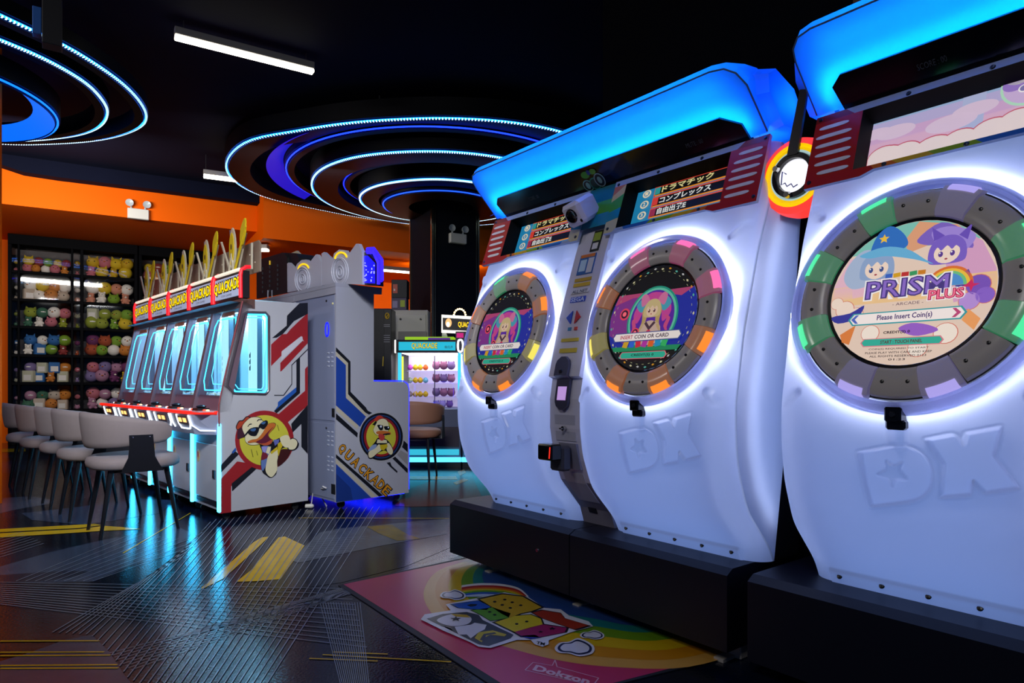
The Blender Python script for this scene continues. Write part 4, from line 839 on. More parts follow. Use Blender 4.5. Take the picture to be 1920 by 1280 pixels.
tag(mb.build('white_slot', paint('#e8e4dc', .4), sb), kind='stuff')
# ---------------------------------------------------------------- row of window machines on the left, tall cabinets behind
EE = np.array([-1165, 1249, 0.]); EE /= np.linalg.norm(EE); WW = np.array([1249, 1165, 0.]); WW /= np.linalg.norm(WW)
Q0 = np.array([-2.115, 4.81172131, 0.])
QM = Matrix(((-EE[0], WW[0], 0, Q0[0]), (-EE[1], WW[1], 0, Q0[1]), (0, 0, 1, 0), (0, 0, 0, 1))); QA = math.atan2(QM[1][0], QM[0][0])
SIDE = Plane(Q0, EE)
PT = .59
cab = mat('cabinet_grey', '#a3a5b2', .42, bump=.01); cabd = mat('cabinet_side', '#a7a9b2', .40)
cyan = glow('#30c8ff', 4.2); cyan2 = glow('#50c8ff', 2.6)
def neon(X, root, path, r=.006, m=None, nm='neon_tube'):
    mb = MB(X); mb.tube(path, r, 6); return mb.build(nm, m or cyan, root, True)
def slant(x, h, off=0):    # point on the leaning window: h 0..1 from bottom to top
    return Vector((x, .03+.13*h+off, .90+.66*h))
def window_machine(k, label):
    loc = QM @ Vector((-k*PT, 0, 0)); t = thing('window_machine', tuple(loc), QA, label, 'arcade machine', 'window machines in a row'); X = W[t]; p = PT
    xm = -p/2
    mb = MB(X); mb.box(-p+.004, -.004, .015, .66, .07, .64); bc = mb.build('base_cabinet', cab, t)
    mb = MB(X); mb.box(-p+.075, -.05, .004, .015, .135, .545, .003); dr = mb.build('door', mat('door_grey', '#b4b8c6', .35), t)
    mb = MB(X); mb.box(-.135, -.085, -.004, .004, .30, .36); mb.use(paint('#22242c')); mb.box(-.128, -.092, -.006, -.004, .315, .355); mb.build('door_handle', None, dr)
    mb = MB(X); mb.use(paint('#c8b070', .4)).lathe([(0, .002), (.03, .002), (.032, 0)], (-p+.13, .004, .44), (1, 0, 0), (0, 0, 1.5), (0, -1, 0), 18); mb.use(paint('#b03030', .4)).lathe([(0, .003), (.018, .003)], (-p+.13, .004, .45), (1, 0, 0), (0, 0, 1.3), (0, -1, 0), 14); mb.build('duck_sticker', None, dr)
    mb = MB(X); mb.box(-p+.075, -.05, .009, .016, .095, .125); mb.build('vent_slot', paint('#14151c'), t)
    for x in (-.06, -p+.06):
        for y in (.07, .60):
            mb = MB(X); mb.lathe([(0, -.012), (.026, -.012), (.028, 0), (.026, .012), (0, .012)], (x, y, .028), (0, 1, 0), (0, 0, 1), (1, 0, 0), 12); mb.box(x-.018, x+.018, y-.02, y+.02, .05, .072); mb.build('caster', paint('#15161a', .5), t)
    mb = MB(X); mb.box(-.024, .004, -.008, .014, .066, .705, .004); mb.build('light_bar', glow('#30c0ff', 14), t)
    # console with its red lip, lower fascia and lit display
    chf = k == 0
    top = [(-p, -.15), (-.20 if chf else 0, -.15)] + ([(-.012, -.01)] if chf else []) + [(0 if not chf else -.012, .06), (-p, .06)]
    bot = [(-p, -.105), (-.20 if chf else 0, -.105)] + ([(-.012, -.005)] if chf else []) + [(0 if not chf else -.012, .06), (-p, .06)]
    mb = MB(X); n = len(top); mb.add([(x, y, .79) for x, y in top]+[(x, y, .625) for x, y in bot], [list(range(n)), list(range(2*n-1, n-1, -1))]+[(i, (i+1) % n, n+(i+1) % n, n+i) for i in range(n)])
    cs = mb.build('console', mat('console_grey', '#8e94ac', .35), t)
    e_ = [(x, y, .785) for x, y in top[:3 if chf else 2]]
    mb = MB(X); mb.tube(e_, .013, 7); mb.build('red_lip', glow('#ff2010', 1.3, '#c01008'), cs, True)
    mb = MB(X); mb.box(-p+.01, -.02, -.135, .03, .790, .797); mb.build('control_deck', mat('deck_white', '#b8a8b0', .25), cs)
    a_, b_ = -p+.10, -.09 if not chf else -.215
    def fa(x, z, o=0): return (x, -.150+(.785-z)*.28-.004-o, z)
    neon(X, cs, [fa(a_, .765), fa(a_, .70), fa(a_+.045, .662), fa(b_-.045, .662), fa(b_, .70), fa(b_, .765)], .0042, glow('#e8f4ff', 3.5))
    if chf: neon(X, cs, [(-.195, -.150, .765), (-.19, -.125, .69), (-.125, -.09, .655), (-.02, -.02, .655)], .0042, glow('#e8f4ff', 3.5))
    else: neon(X, cs, [fa(-.045, .765), fa(-.045, .70), fa(-.01, .665)], .004, glow('#e8f4ff', 3.5))
    mb = MB(X); xc = (a_+b_)/2; mb.prism([fa(xc-.11, .695), fa(xc+.11, .695), fa(xc+.11, .755), fa(xc-.11, .755)], (0, -.004, 0)); dp = mb.build('display', paint('#4a3430', .3), cs)
    mb = MB(X); mb.use(glow('#ffb868', 2.2))
    for q in range(2): mb.poly([fa(xc-.09+.10*q, .710, .006), fa(xc-.02+.105*q, .710, .006), fa(xc-.02+.105*q, .742, .006), fa(xc-.09+.10*q, .742, .006)])
    mb.build('lit_digits', None, dp)
    mb = MB(X); mb.prism([(xm+.01, -.10, .797), (xm+.12, -.10, .797), (xm+.13, -.02, .797), (xm, -.02, .797)], (0, .01, .018)); mb.ball((xm+.05, -.045, .825), .045, .035, .014); mb.build('control_stick', paint('#101218', .3), cs)
    for j, (dx, c) in enumerate(((-.10, '#ff4020'), (-.06, '#ffb040'), (.17, '#ff4020'), (.205, '#ffd0a0'), (-.14, '#ffffff'))):
        mb = MB(X); mb.lathe([(0, .012), (.011, .010), (.013, 0)], (xm+dx, -.06+.01*(j % 2), .797), (1, 0, 0), (0, 1, 0), (0, 0, 1), 10); mb.build('button', glow(c, 1.2, c), cs, True)
    # lower mauve panel, leaning window, header
    mb = MB(X); mb.add([(-p+.02, .028, .797), (-.02, .028, .797), (-.02, .045, .905), (-p+.02, .045, .905), (-p+.02, .10, .797), (-.02, .10, .797), (-.02, .10, .905), (-p+.02, .10, .905)], [(0, 1, 2, 3), (3, 2, 6, 7), (4, 7, 6, 5), (0, 4, 5, 1), (0, 3, 7, 4), (1, 5, 6, 2)])
    mb.build('lower_panel', mat('mauve_panel', '#7b5868', .35), t)
    for x0 in (-.026, -p):
        mb = MB(X); mb.prism([(x0, -.004, .79), (x0, .0, .83), (x0, .165, 1.62), (x0, .225, 1.62), (x0, .085, .83), (x0, .085, .79)], (.026, 0, 0)); mb.build('side_frame', mat('frame_mauve', '#6e5a66', .3, metal=.2), t)
    mb = MB(X); mb.prism([(-p, .150, 1.555), (-p, .162, 1.625), (-p, .26, 1.625), (-p, .26, 1.555)], (p, 0, 0)); mb.build('header', mat('header_brown', '#5e443e', .4), t)
    mb = MB(X); mb.add([slant(-p+.026, 0), slant(-.026, 0), slant(-.026, 1), slant(-p+.026, 1)], [(0, 1, 2, 3)]); wp = mb.build('window_pane', glass('machine_glass', '#f2fbff', .06), t)
    q = lambda u, h, o=.012: slant(-p+.03+(p-.06)*u, h, o)
    neon(X, t, [q(.16, .90), q(.08, .82), q(.08, .18), q(.20, .07), q(.82, .07), q(.93, .16), q(.93, .80), q(.84, .90), q(.16, .90)], .0048)
    neon(X, t, [q(.22, .84, .05), q(.15, .76, .05), q(.15, .24, .05), q(.28, .14, .05), q(.76, .14, .05), q(.86, .22, .05)], .0035, cyan2)
    mb = MB(X); mb.prism([q(.25, .93), q(.75, .93), q(.70, .985), q(.30, .985)], (0, .01, 0)); mb.build('top_arch', paint('#c86a50', .4), t)
    # lit inside: back wall, floor with pieces, columns
    mb = MB(X); mb.add([(-p+.01, .60, .90), (-.01, .60, .90), (-.01, .60, 1.60), (-p+.01, .60, 1.60), (-p+.01, .08, 1.60), (-.01, .08, 1.60)], [(0, 1, 2, 3), (3, 2, 5, 4)]); mb.box(-p+.01, -.01, .05, .64, .84, .905); mb.box(-p+.004, -.004, .605, .66, .64, 1.62); mb.box(-p+.004, -.004, .20, .66, 1.605, 1.625)
    mb.build('inner_body', mat('inner_blue', '#a8cfe0', .35), t)
    mb = MB(X); mb.box(-p+.001, -.001, .66, .68, .07, 1.625); mb.build('back_panel', cabd, t)
    mb = MB(X); mb.box(-p+.08, -.08, .42, .46, 1.56, 1.59); mb.build('inner_lamp', glow('#a8e0ff', 60), t)
    for j, x in enumerate((-p+.12, -p+.22, -.22, -.12)):
        mb = MB(X); mb.box(x-.014, x+.014, .36 if j in (1, 2) else .28, .40 if j in (1, 2) else .32, .905, 1.56); mb.build('inner_post', glow('#a8e8ff', 1.3) if j % 2 else mat('inner_dark', '#3b5a6a', .2), t)  # every other post given an added glow to brighten the inside
    for j in range(3):
        mb = MB(X); z = 1.10+.05*j; mb.prism([(xm-.03, .345, z), (xm+.03, .345, z+.05), (xm+.03, .345, z+.075), (xm-.03, .345, z+.025)], (0, .01, 0)); mb.build('chevron', paint('#1a3a4c', .3), t)
    mb = MB(X)
    for j in range(40):
        x, y = random.uniform(-p+.06, -.06), random.uniform(.08, .34); mb.use(paint(random.choice(('#f2eada', '#ffffff', '#d8b070')), .3)).lathe([(0, .006), (.015, .006), (.016, 0)], (x, y, .905+random.random()*.012), (1, 0, 0), (0, 1, 0), (0, 0, 1), 8)
    tag(mb.build('token_pile', None, t), kind='stuff')
    # name board: red posts, pale plate, yellow word
    by = .17
    mb = MB(X); mb.box(-p, 0, by, by+.05, 1.632, 1.836); sb = mb.build('sign_board', mat('board_dark', '#1c1618', .4), t)
    mb = MB(X); mb.box(-p+.03, -.03, by-.008, by, 1.655, 1.815, .003); mb.build('sign_plate', glow('#a8b4d0', .45, '#a8b0c8'), sb)
    mb = MB(X); mb.box(-p+.045, -.045, by-.016, by+.01, 1.838, 1.858, .004); mb.build('sign_cap', glow('#fff0d8', .8, '#e0d8c8'), sb)
    for x in (-.012, -p+.012):
        mb = MB(X); mb.tube([(x, by-.012, 1.632), (x, by-.014, 1.80), (x, by-.005, 1.84), (x, by+.03, 1.865), (x, by+.06, 1.868)], .014, 8); mb.build('red_tube', glow('#ff1c28', .9, '#d01020'), sb, True)
    mb = MB(X)
    for c, b, o in ((paint('#141008', .4), .10, .0095), (glow('#ffd800', .95, '#ffd800'), .02, .0115)):
        mb.use(c); lettering(mb, 'QUACKADE', lambda u, v: Vector((-p+.028+(p-.065)*u, by-o, 1.690+.092*v+.012*u)), b)
    mb.use(paint('#5a6070', .4)); lettering(mb, 'COIN GAMES', lambda u, v: Vector((-p+.17+.22*u, by-.0095, 1.668+.016*v)), 0); lettering(mb, 'INSERT  COIN', lambda u, v: Vector((-p+.12+.32*u, by-.0095, 1.790+.012*v)), 0)
    mb.build('word', None, sb)
    # crown of crossed blades above the board
    cy_, z0 = by+.035, 1.865
    def blade(pts, m, nm, y=cy_, th=.012):
        mb = MB(X); mb.prism([(x, y, z) for x, z in pts], (0, th, 0)); return mb.build(nm, m, sb)
    steel = mat('blade_steel', '#d8d0b8', .3, metal=.2); yel = mat('blade_yellow', '#e0c422', .35); 
    def bar(x0, za, x1, zb, w_, m, nm, y=cy_): blade([(x0-w_, za), (x0+w_, za), (x1+w_, zb), (x1-w_, zb)], m, nm, y)
    bar(xm-.06, z0, xm-.26, z0+.27, .010, steel, 'blade'); bar(xm-.045, z0, xm-.15, z0+.35, .007, paint('#6a5a60', .4), 'blade', cy_+.03); bar(xm+.05, z0, xm+.26, z0+.30, .011, yel, 'blade', cy_-.01); bar(xm+.04, z0, xm+.20, z0+.27, .007, steel, 'blade', cy_+.02)
    bar(xm-.055, z0, xm, z0+.14, .008, steel, 'blade', cy_-.015); bar(xm+.035, z0, xm-.005, z0+.14, .008, steel, 'blade', cy_-.015)
    lf = smoothpoly([(xm-.012, z0+.02), (xm-.065, z0+.14), (xm-.055, z0+.26), (xm-.005, z0+.34), (xm+.05, z0+.25), (xm+.055, z0+.12)], 3); blade(lf, steel, 'leaf', cy_-.004)
    lf = smoothpoly([(xm-.010, z0+.05), (xm-.048, z0+.14), (xm-.042, z0+.25), (xm-.004, z0+.30), (xm+.034, z0+.24), (xm+.038, z0+.13)], 3); blade(lf, yel, 'leaf_face', cy_-.010, .005)
    blade(circ(xm-.004, z0+.19, .010, .022, 10), paint('#402020', .4), 'leaf_spot', cy_-.013, .003)
    lf = smoothpoly([(xm+.16, z0+.19), (xm+.17, z0+.30), (xm+.25, z0+.37), (xm+.255, z0+.27), (xm+.20, z0+.18)], 3); blade(lf, yel, 'leaf', cy_-.006)
    blade([(xm+.20, z0), (xm+.20, z0+.20), (xm+.215, z0+.20), (xm+.215, z0)], steel, 'blade', cy_+.06)
    blade([(-p+.03, z0-.02), (-p+.03, z0+.19), (-p+.06, z0+.22), (-.05, z0+.22), (-.02, z0+.19), (-.02, z0-.02)], mat('smoke_panel', '#8a7a6c', .3), 'back_panel', cy_+.10)
    for j in range(5): blade(circ(-p+.08+.10*j, z0+.06+.07*(j % 2), .006, n=8), paint('#f0e8d8', .3), 'rivet', cy_+.097, .003)
    return t
names = ['nearest window machine with the duck roundel on its side', 'second window machine from the near end of the row', 'middle window machine of the row of five', 'fourth window machine from the near end of the row', 'farthest window machine of the row, beside the toy racks']
WMs = [window_machine(k, names[k]) for k in range(5)]
# near end panel of the row with its window, stripes and roundel
t = WMs[0]
outer_ = [(411.5, 962), (410, 775), (411, 757), (418, 722), (455, 563), (577, 568.5), (577.5, 938)]
hole = scr(2.909, 400, 540, [(168, 140), (185, 132), (285, 134), (302, 152), (302, 556), (286, 577), (112, 573), (76, 534), (78, 508)])
def keyhole(o, h):
    i = min(range(len(o)), key=lambda k: (o[k][0]-h[0][0])**2+(o[k][1]-h[0][1])**2)
    def area2(P): return sum(P[k][0]*P[(k+1) % len(P)][1]-P[(k+1) % len(P)][0]*P[k][1] for k in range(len(P)))
    if area2(o)*area2(h) > 0: h = [h[0]]+h[:0:-1]
    return o[:i+1]+h+[h[0]]+[(o[i][0], o[i][1])]+o[i+1:]
kh = keyhole(outer_, hole)
mb = MB(); P3 = [SIDE(x, y) for x, y in kh]; mb.prism(P3, tuple(EE*.02)); sp = mb.build('side_panel', cabd, t)
mb = MB(); mb.tube([tuple(SIDE(x, y, -.002)) for x, y in hole], .010, 6, True); mb.build('window_rim', mat('rim_grey', '#4a444c', .3), sp, True)
mb = MB(); mb.poly([SIDE(x, y, .012) for x, y in hole]); mb.build('side_pane', glass('machine_glass'), sp)
cxh = (sum(x for x, y in hole)/len(hole), sum(y for x, y in hole)/len(hole))
mb = MB(); mb.tube([tuple(SIDE(cxh[0]+(x-cxh[0])*.90, cxh[1]+(y-cxh[1])*.955, .012)) for x, y in hole], .0075, 6, True); mb.build('neon_tube', cyan, sp, True)
mb = MB(); mb.tube([tuple(SIDE(cxh[0]+(x-cxh[0])*.72, cxh[1]+(y-cxh[1])*.88, .06)) for x, y in hole[:-1]], .0045, 6, True); mb.build('neon_tube', cyan2, sp, True)

mb = MB(QM); mb.prism([(-5*PT-.022, 0, .06), (-5*PT-.022, 0, .785), (-5*PT-.022, .168, 1.615), (-5*PT-.022, .68, 1.629), (-5*PT-.022, .68, .07)], (.02, 0, 0)); mb.build('side_panel', cabd, WMs[4])
mb = MB(); mb.tube([tuple(SIDE(411, 800, -.004)), tuple(SIDE(410.5, 758, -.004)), tuple(SIDE(418, 722, -.004)), tuple(SIDE(430, 668, -.004)), tuple(SIDE(455, 564, -.004))], .005, 6); mb.build('edge_trim', mat('trim_redbrown', '#8a3a40', .4), sp)
def decal(mb, c, pts, lay, plane=SIDE, sg=-1, rough=.4): mb.use(mat('print_%s' % c.lstrip('#'), c, rough)); mb.poly([plane(x, y, sg*(.0012+.0005*lay)) for x, y in pts])
S1 = lambda pts: scr(2.909, 400, 540, pts); S2 = lambda pts: scr(7.11, 400, 740, pts)
mb = MB()
decal(mb, '#12151f', S1([(320, 272), (400, 205), (402, 150), (470, 82), (515, 80), (515, 140), (440, 180), (380, 250), (345, 270)]), 0)
decal(mb, '#8e1d24', S1([(315, 308), (375, 252), (400, 250), (420, 225), (515, 135), (515, 300), (500, 300), (478, 262), (315, 425)]), 0)
decal(mb, '#b9bac4', S1([(372, 345), (478, 262), (486, 264), (488, 285), (372, 392)]), 1)
decal(mb, '#8e1d24', S1([(365, 408), (488, 286), (500, 296), (515, 290), (515, 300), (372, 452), (365, 455)]), 1)
decal(mb, '#b9bac4', S1([(478, 262), (515, 200), (515, 212), (484, 280)]), 2) if 0 else None
decal(mb, '#12151f', S1([(332, 582), (382, 582), (426, 522), (426, 418), (515, 330), (515, 337), (430, 421), (430, 525), (385, 587), (332, 587)]), 0)
decal(mb, '#12151f', S1([(453, 395), (473, 376), (473, 572), (345, 683), (330, 670), (453, 560)]), 0)
decal(mb, '#1c4fa0', S1([(352, 622), (453, 540), (453, 565), (330, 672), (352, 642)]), 1)
decal(mb, '#8e1d24', S1([(500, 440), (515, 425), (515, 640), (372, 760), (340, 700), (500, 560)]), 0)
decal(mb, '#8e1d24', S1([(37, 1045), (130, 945), (240, 960), (97, 1080), (97, 1222), (37, 1230)]), 0)
decal(mb, '#12151f', S1([(35, 972), (115, 885), (140, 905), (35, 1012)]), 0)
decal(mb, '#12151f', S1([(100, 1065), (210, 975), (235, 985), (103, 1108)]), 1)
decal(mb, '#1c4fa0', S1([(100, 895), (122, 868), (125, 885), (108, 902)]), 1)
decal(mb, '#12151f', S1([(425, 740), (515, 635), (515, 905), (480, 865), (480, 740), (430, 790)]), 1)
decal(mb, '#a7a9b2', S1([(432, 800), (480, 742), (480, 870), (440, 880)]), 2)
mb.build('stripe_print', None, sp)
def duck(mb, S, plane, big, L=4):
    d = lambda c, pts, lay: decal(mb, c, S(pts), L+lay, plane)
    if big:
        d('#8e1d24', circ(682, 604, 392, 396, 40), 0); d('#b9b53a', circ(682, 606, 332, 337, 40), 1)
        d('#5e5c20', [(500, 730), (510, 725), (535, 830), (525, 832)], 2); d('#5e5c20', [(570, 745), (578, 742), (597, 805), (588, 808)], 2); d('#5e5c20', [(850, 400), (858, 398), (880, 478), (872, 480)], 2)
        d('#3a1418', smoothpoly([(880, 740), (1030, 740), (960, 880), (850, 950)], 3), 2)
        d('#14141c', smoothpoly([(300, 420), (340, 345), (390, 335), (440, 285), (500, 300), (470, 340), (400, 400), (330, 470), (310, 460)], 4), 2); d('#a03a22', smoothpoly([(312, 425), (350, 355), (395, 350), (440, 300), (480, 310), (400, 390), (330, 460)], 4), 3)
        d('#3a1a2a', smoothpoly([(325, 480), (380, 440), (440, 530), (420, 560), (330, 590), (318, 540)], 3), 3)
        hd = [(385, 440), (420, 370), (500, 305), (600, 300), (650, 340), (690, 400), (680, 500), (640, 640), (500, 665), (430, 620), (420, 540)]
        d('#14141c', [(535+(x-535)*1.035, 480+(y-480)*1.035) for x, y in smoothpoly(hd, 4)], 4); d('#cfc9a8', smoothpoly(hd, 4), 5)
        d('#14141c', [(455, 420), (480, 388), (515, 383), (512, 395), (485, 400), (462, 428)], 6); d('#14141c', [(578, 350), (600, 325), (645, 325), (645, 337), (605, 338), (588, 356)], 6)
        d('#14141c', smoothpoly([(640, 620), (760, 640), (900, 570), (1120, 620), (1130, 700), (1050, 745), (960, 700), (880, 760), (850, 950), (840, 1050), (765, 1105), (700, 1070), (650, 1020), (630, 900), (650, 760), (620, 680)], 3), 3)
        d('#5870a8', smoothpoly([(648, 690), (720, 680), (770, 720), (730, 870), (665, 1010), (640, 960), (640, 850), (655, 770)], 3), 5); d('#6b2030', smoothpoly([(650, 780), (690, 760), (730, 830), (640, 870)], 3), 6)
        d('#8a86c8', [(640, 690), (720, 690), (690, 775), (655, 745)], 7); d('#cfc9a8', [(725, 690), (770, 690), (745, 790), (700, 770)], 7); d('#5a62a8', [(800, 600), (880, 590), (870, 640), (820, 680)], 7)
        d('#cfc9a8', smoothpoly([(735, 800), (800, 745), (860, 730), (860, 830), (850, 890), (850, 1000), (800, 1080), (765, 1095), (720, 1060), (695, 1000), (710, 900)], 3), 7)
        d('#b9a51e', [(860, 650), (960, 580), (975, 600), (900, 720), (870, 820), (855, 760)], 8); d('#b9a51e', [(760, 760), (850, 690), (855, 730), (775, 790)], 8)
        d('#cfc9a8', smoothpoly([(890, 570), (970, 535), (1015, 560), (1030, 640), (1000, 700), (940, 690), (905, 640)], 3), 9); d('#14141c', smoothpoly([(1010, 620), (1045, 575), (1105, 590), (1132, 650), (1095, 725), (1040, 742), (990, 720)], 3), 8); d('#cfc9a8', smoothpoly([(1015, 625), (1048, 585), (1100, 600), (1120, 650), (1090, 715), (1040, 730), (1000, 712)], 3), 10)
        bk = [(465, 620), (520, 595), (590, 580), (660, 500), (720, 400), (790, 375), (830, 395), (810, 440), (735, 530), (760, 580), (790, 600), (770, 650), (700, 675), (620, 655), (560, 630), (480, 640)]
        d('#14141c', [(650+(x-650)*1.03, 550+(y-550)*1.03) for x, y in smoothpoly(bk, 3)], 11); d('#b5642a', smoothpoly(bk, 3), 12)
        d('#5a1830', smoothpoly([(570, 625), (650, 580), (720, 500), (800, 425), (730, 520), (750, 570), (780, 600), (740, 645), (680, 660), (620, 645)], 3), 13); d('#a84a30', smoothpoly([(640, 650), (700, 640), (770, 600), (785, 610), (760, 655), (700, 672)], 3), 14)
        for g_ in ([(455, 490), (500, 445), (590, 430), (607, 470), (570, 540), (510, 545), (470, 520)], [(603, 420), (640, 370), (700, 338), (728, 360), (715, 410), (670, 455), (630, 440)]):
            d('#0c0f18', smoothpoly(g_, 4), 15); cx, cy = np.mean(g_, axis=0); d('#3a5f90', smoothpoly([(cx+(x-cx)*.5, cy-24+(y-cy)*.35) for x, y in g_], 3), 16)
        d('#0c0f18', [(400, 555), (455, 485), (468, 500), (415, 560)], 15); d('#0c0f18', [(585, 445), (625, 415), (630, 430), (600, 460)], 15)
    else:
        d('#a8aab4', circ(388, 418, 305, 332, 40), 0); d('#0e101a', circ(388, 416, 290, 318, 40), 1); d('#26407a', circ(388, 416, 262, 290, 40), 2); d('#15182c', circ(388, 416, 248, 276, 40), 3)
        d('#8e1d24', circ(388, 418, 228, 262, 40), 4); d('#b9b53a', circ(388, 418, 197, 232, 40), 5)
        d('#b5352a', smoothpoly([(300, 180), (360, 130), (420, 160), (400, 190), (320, 210)], 3), 6); d('#0c0f18', [(270, 255), (320, 200), (345, 260), (330, 275)], 6)
        hd = [(325, 240), (350, 195), (410, 175), (460, 195), (490, 260), (480, 340), (440, 400), (330, 390), (285, 330), (300, 285)]
        d('#0c0f18', [(390+(x-390)*1.04, 290+(y-290)*1.04) for x, y in smoothpoly(hd, 4)], 7); d('#cfc9a8', smoothpoly(hd, 4), 8)
        d('#0c0f18', smoothpoly([(310, 480), (350, 430), (460, 450), (540, 560), (545, 650), (510, 665), (440, 600), (340, 640), (280, 705), (220, 700), (215, 610)], 3), 6)
        d('#7f93c0', smoothpoly([(220, 590), (270, 530), (330, 520), (300, 590), (230, 610)], 3), 8); d('#cfc9a8', [(340, 450), (460, 460), (470, 500), (330, 500)], 8)
        d('#cfc9a8', smoothpoly([(225, 620), (310, 570), (360, 515), (400, 580), (330, 640), (270, 690), (228, 690)], 3), 9); d('#cfc9a8', smoothpoly([(455, 530), (490, 500), (540, 580), (540, 640), (510, 655), (470, 610)], 3), 9)
        d('#b9a51e', [(370, 525), (470, 515), (475, 550), (420, 600), (380, 580)], 10)
        d('#b5642a', smoothpoly([(325, 350), (400, 335), (500, 350), (520, 375), (490, 390), (400, 385), (335, 380)], 3), 10); d('#b03a3a', smoothpoly([(355, 385), (430, 388), (430, 450), (390, 468), (362, 440)], 3), 10); d('#0c0f18', smoothpoly([(410, 380), (500, 368), (505, 385), (430, 392)], 2), 11)
        for g_ in ([(340, 258), (410, 265), (412, 315), (380, 332), (352, 300)], [(430, 278), (500, 278), (500, 318), (450, 325), (432, 305)]): d('#0c0f18', smoothpoly(g_, 3), 12)
        d('#c8d0e8', circ(385, 280, 14, 16, 10), 13); d('#c8d0e8', circ(485, 292, 10, 12, 10), 13)
mb = MB(); duck(mb, S2, SIDE, True, 4); mb.build('roundel_print', None, sp)
# ---- the tall grey cabinets back to back with the row
c2 = np.array([-1.38482143, 5.24133929, 0.]); e2 = float((c2-Q0)@EE); w2 = float((c2-Q0)@WW)
SIDE2 = Plane(c2, EE); BACK2 = Plane(c2, WW); C2 = c2.copy(); X2o = Matrix(((-EE[0], WW[0], 0, c2[0]), (-EE[1], WW[1], 0, c2[1]), (0, 0, 1, 0), (0, 0, 0, 1)))
prof2 = [(0, .06), (0, 1.782), (.417, 1.785), (.417, 1.736), (.341, 1.732), (.341, 1.013), (.64, 1.011), (.672, .985), (.684, .95), (.684, .062)]
P2 = .74
def tall_cab(k, label):
    loc = X2o @ Vector((-k*P2, 0, 0)); t = thing('tall_cabinet', tuple(loc), QA, label, 'arcade machine', 'tall grey cabinets back to back with the window machines'); X = W[t]
    for x0 in (0, -P2+.025):
        mb = MB(X); mb.prism([(x0, y, z) for y, z in prof2], (-.02, 0, 0)); s_ = mb.build('side_panel', mat('tall_side', '#a3a6b6', .38), t)
        if x0 == 0: first = s_
    mb = MB(X); mb.box(-P2+.005, -.021, .004, .34, .06, 1.76); mb.box(-P2+.005, -.021, .30, .66, .06, 1.0); mb.build('body', mat('tall_back', '#7f88a6', .4), t)
    mb = MB(X); mb.box(-P2+.002, .001, -.006, .417, 1.762, 1.790); mb.box(-P2+.002, -.001, -.004, .02, 1.705, 1.762); mb.build('top_ledge', mat('ledge_grey', '#9a9cac', .4), t)
    mb = MB(X); mb.box(-P2+.03, -.03, .0, .004, .70, 1.69, .002); mb.build('back_door', mat('tall_back2', '#858eac', .4), t)
    mb = MB(X); mb.box(-P2+.03, -.03, .0, .004, .08, .68, .002); mb.build('back_door', mat('tall_back2', '#858eac', .4), t)
    for cx in (-.125, -.06):
        for z0 in (1.13, .50, .30):
            for j in range(4):
                mb = MB(X); mb.box(cx-.016, cx+.016, -.004, .002, z0+.035*j, z0+.012+.035*j, .002); mb.build('louvre', mat('louvre_grey', '#b4bace', .35), t)
    for (x, z, c) in ((-.155, 1.66, '#15161c'), (-.05, 1.63, '#e8e0a0'), (-.155, .64, '#2a2c38')):
        mb = MB(X); mb.lathe([(0, .006), (.008, .006), (.010, 0)], (x, 0, z), (1, 0, 0), (0, 0, 1), (0, -1, 0), 10); mb.build('lock', paint(c, .3), t)
    mb = MB(X); mb.tube([(-.14+.028*math.cos(a), -.004, 1.43+.055*math.sin(a)) for a in np.linspace(0, 2*PI, 17)[:-1]], .005, 6, True); mb.build('blue_light', glow('#1018ff', 2.5), t)
    mb = MB(X); mb.box(-.065, -.02, -.004, .002, .73, .80, .002); mb.use(paint('#14151c')); mb.box(-.055, -.03, -.006, -.003, .745, .785); mb.build('socket', None, t)
    mb = MB(X); mb.box(-.075, -.01, -.003, .003, .12, .20, .002); mb.use(paint('#0c0d12')); mb.box(-.066, -.02, -.005, -.003, .13, .185); mb.build('cable_inlet', None, t)
    for x in (-.07, -P2+.07):
        for y in (.08, .60):
            mb = MB(X); mb.lathe([(0, -.014), (.03, -.014), (.032, 0), (.03, .014), (0, .014)], (x, y, .032), (0, 1, 0), (0, 0, 1), (1, 0, 0), 14); mb.box(x-.02, x+.02, y-.025, y+.025, .05, .064); mb.build('caster', paint('#15161a', .5), t)
    neon(X, t, [(-.010, .345, 1.020), (-.010, .635, 1.018), (-.010, .678, .990), (-.010, .690, .95), (-.010, .690, .09)], .006, glow('#1820ff', 4), 'blue_edge_light')
    mb = MB(X); mb.box(-P2+.05, -.03, .36, .66, .052, .060); mb.build('underglow_lamp', glow('#1020ff', 3), t)
    return t, first
t2, sp2 = tall_cab(0, 'nearest tall grey cabinet with the small duck roundel and orange lettering on its side')
t3, _ = tall_cab(1, 'second tall grey cabinet, carrying the left white crest sign')
S6 = lambda pts: scr(2.909, 400, 540, pts); S7 = lambda pts: scr(7.11, 660, 760, pts)
mb = MB(); D2 = lambda c, pts, l: decal(mb, c, S6(pts), l, SIDE2)
D2('#12151f', [(669, 322), (748, 400), (748, 565), (832, 650), (842, 668), (866, 680), (850, 690), (828, 678), (735, 578), (735, 408), (669, 345)], 1)
D2('#b3ad9e', [(669, 345), (735, 408), (735, 578), (828, 678), (842, 692), (832, 700), (723, 598), (723, 420), (669, 370)], 0)
D2('#1b3f9a', [(669, 370), (723, 420), (723, 598), (832, 700), (802, 758), (669, 640)], 0)
D2('#b3ad9e', [(669, 640), (790, 748), (785, 770), (669, 668)], 1); D2('#12151f', [(669, 682), (788, 790), (785, 815), (669, 715)], 0)
D2('#12151f', [(1038, 830), (1060, 850), (1060, 895), (1024, 862)], 0); D2('#8a8a92', [(1015, 880), (1060, 905), (1060, 965), (1000, 905)], 0); D2('#12151f', [(988, 915), (1060, 985), (1060, 1010), (968, 920)], 1)
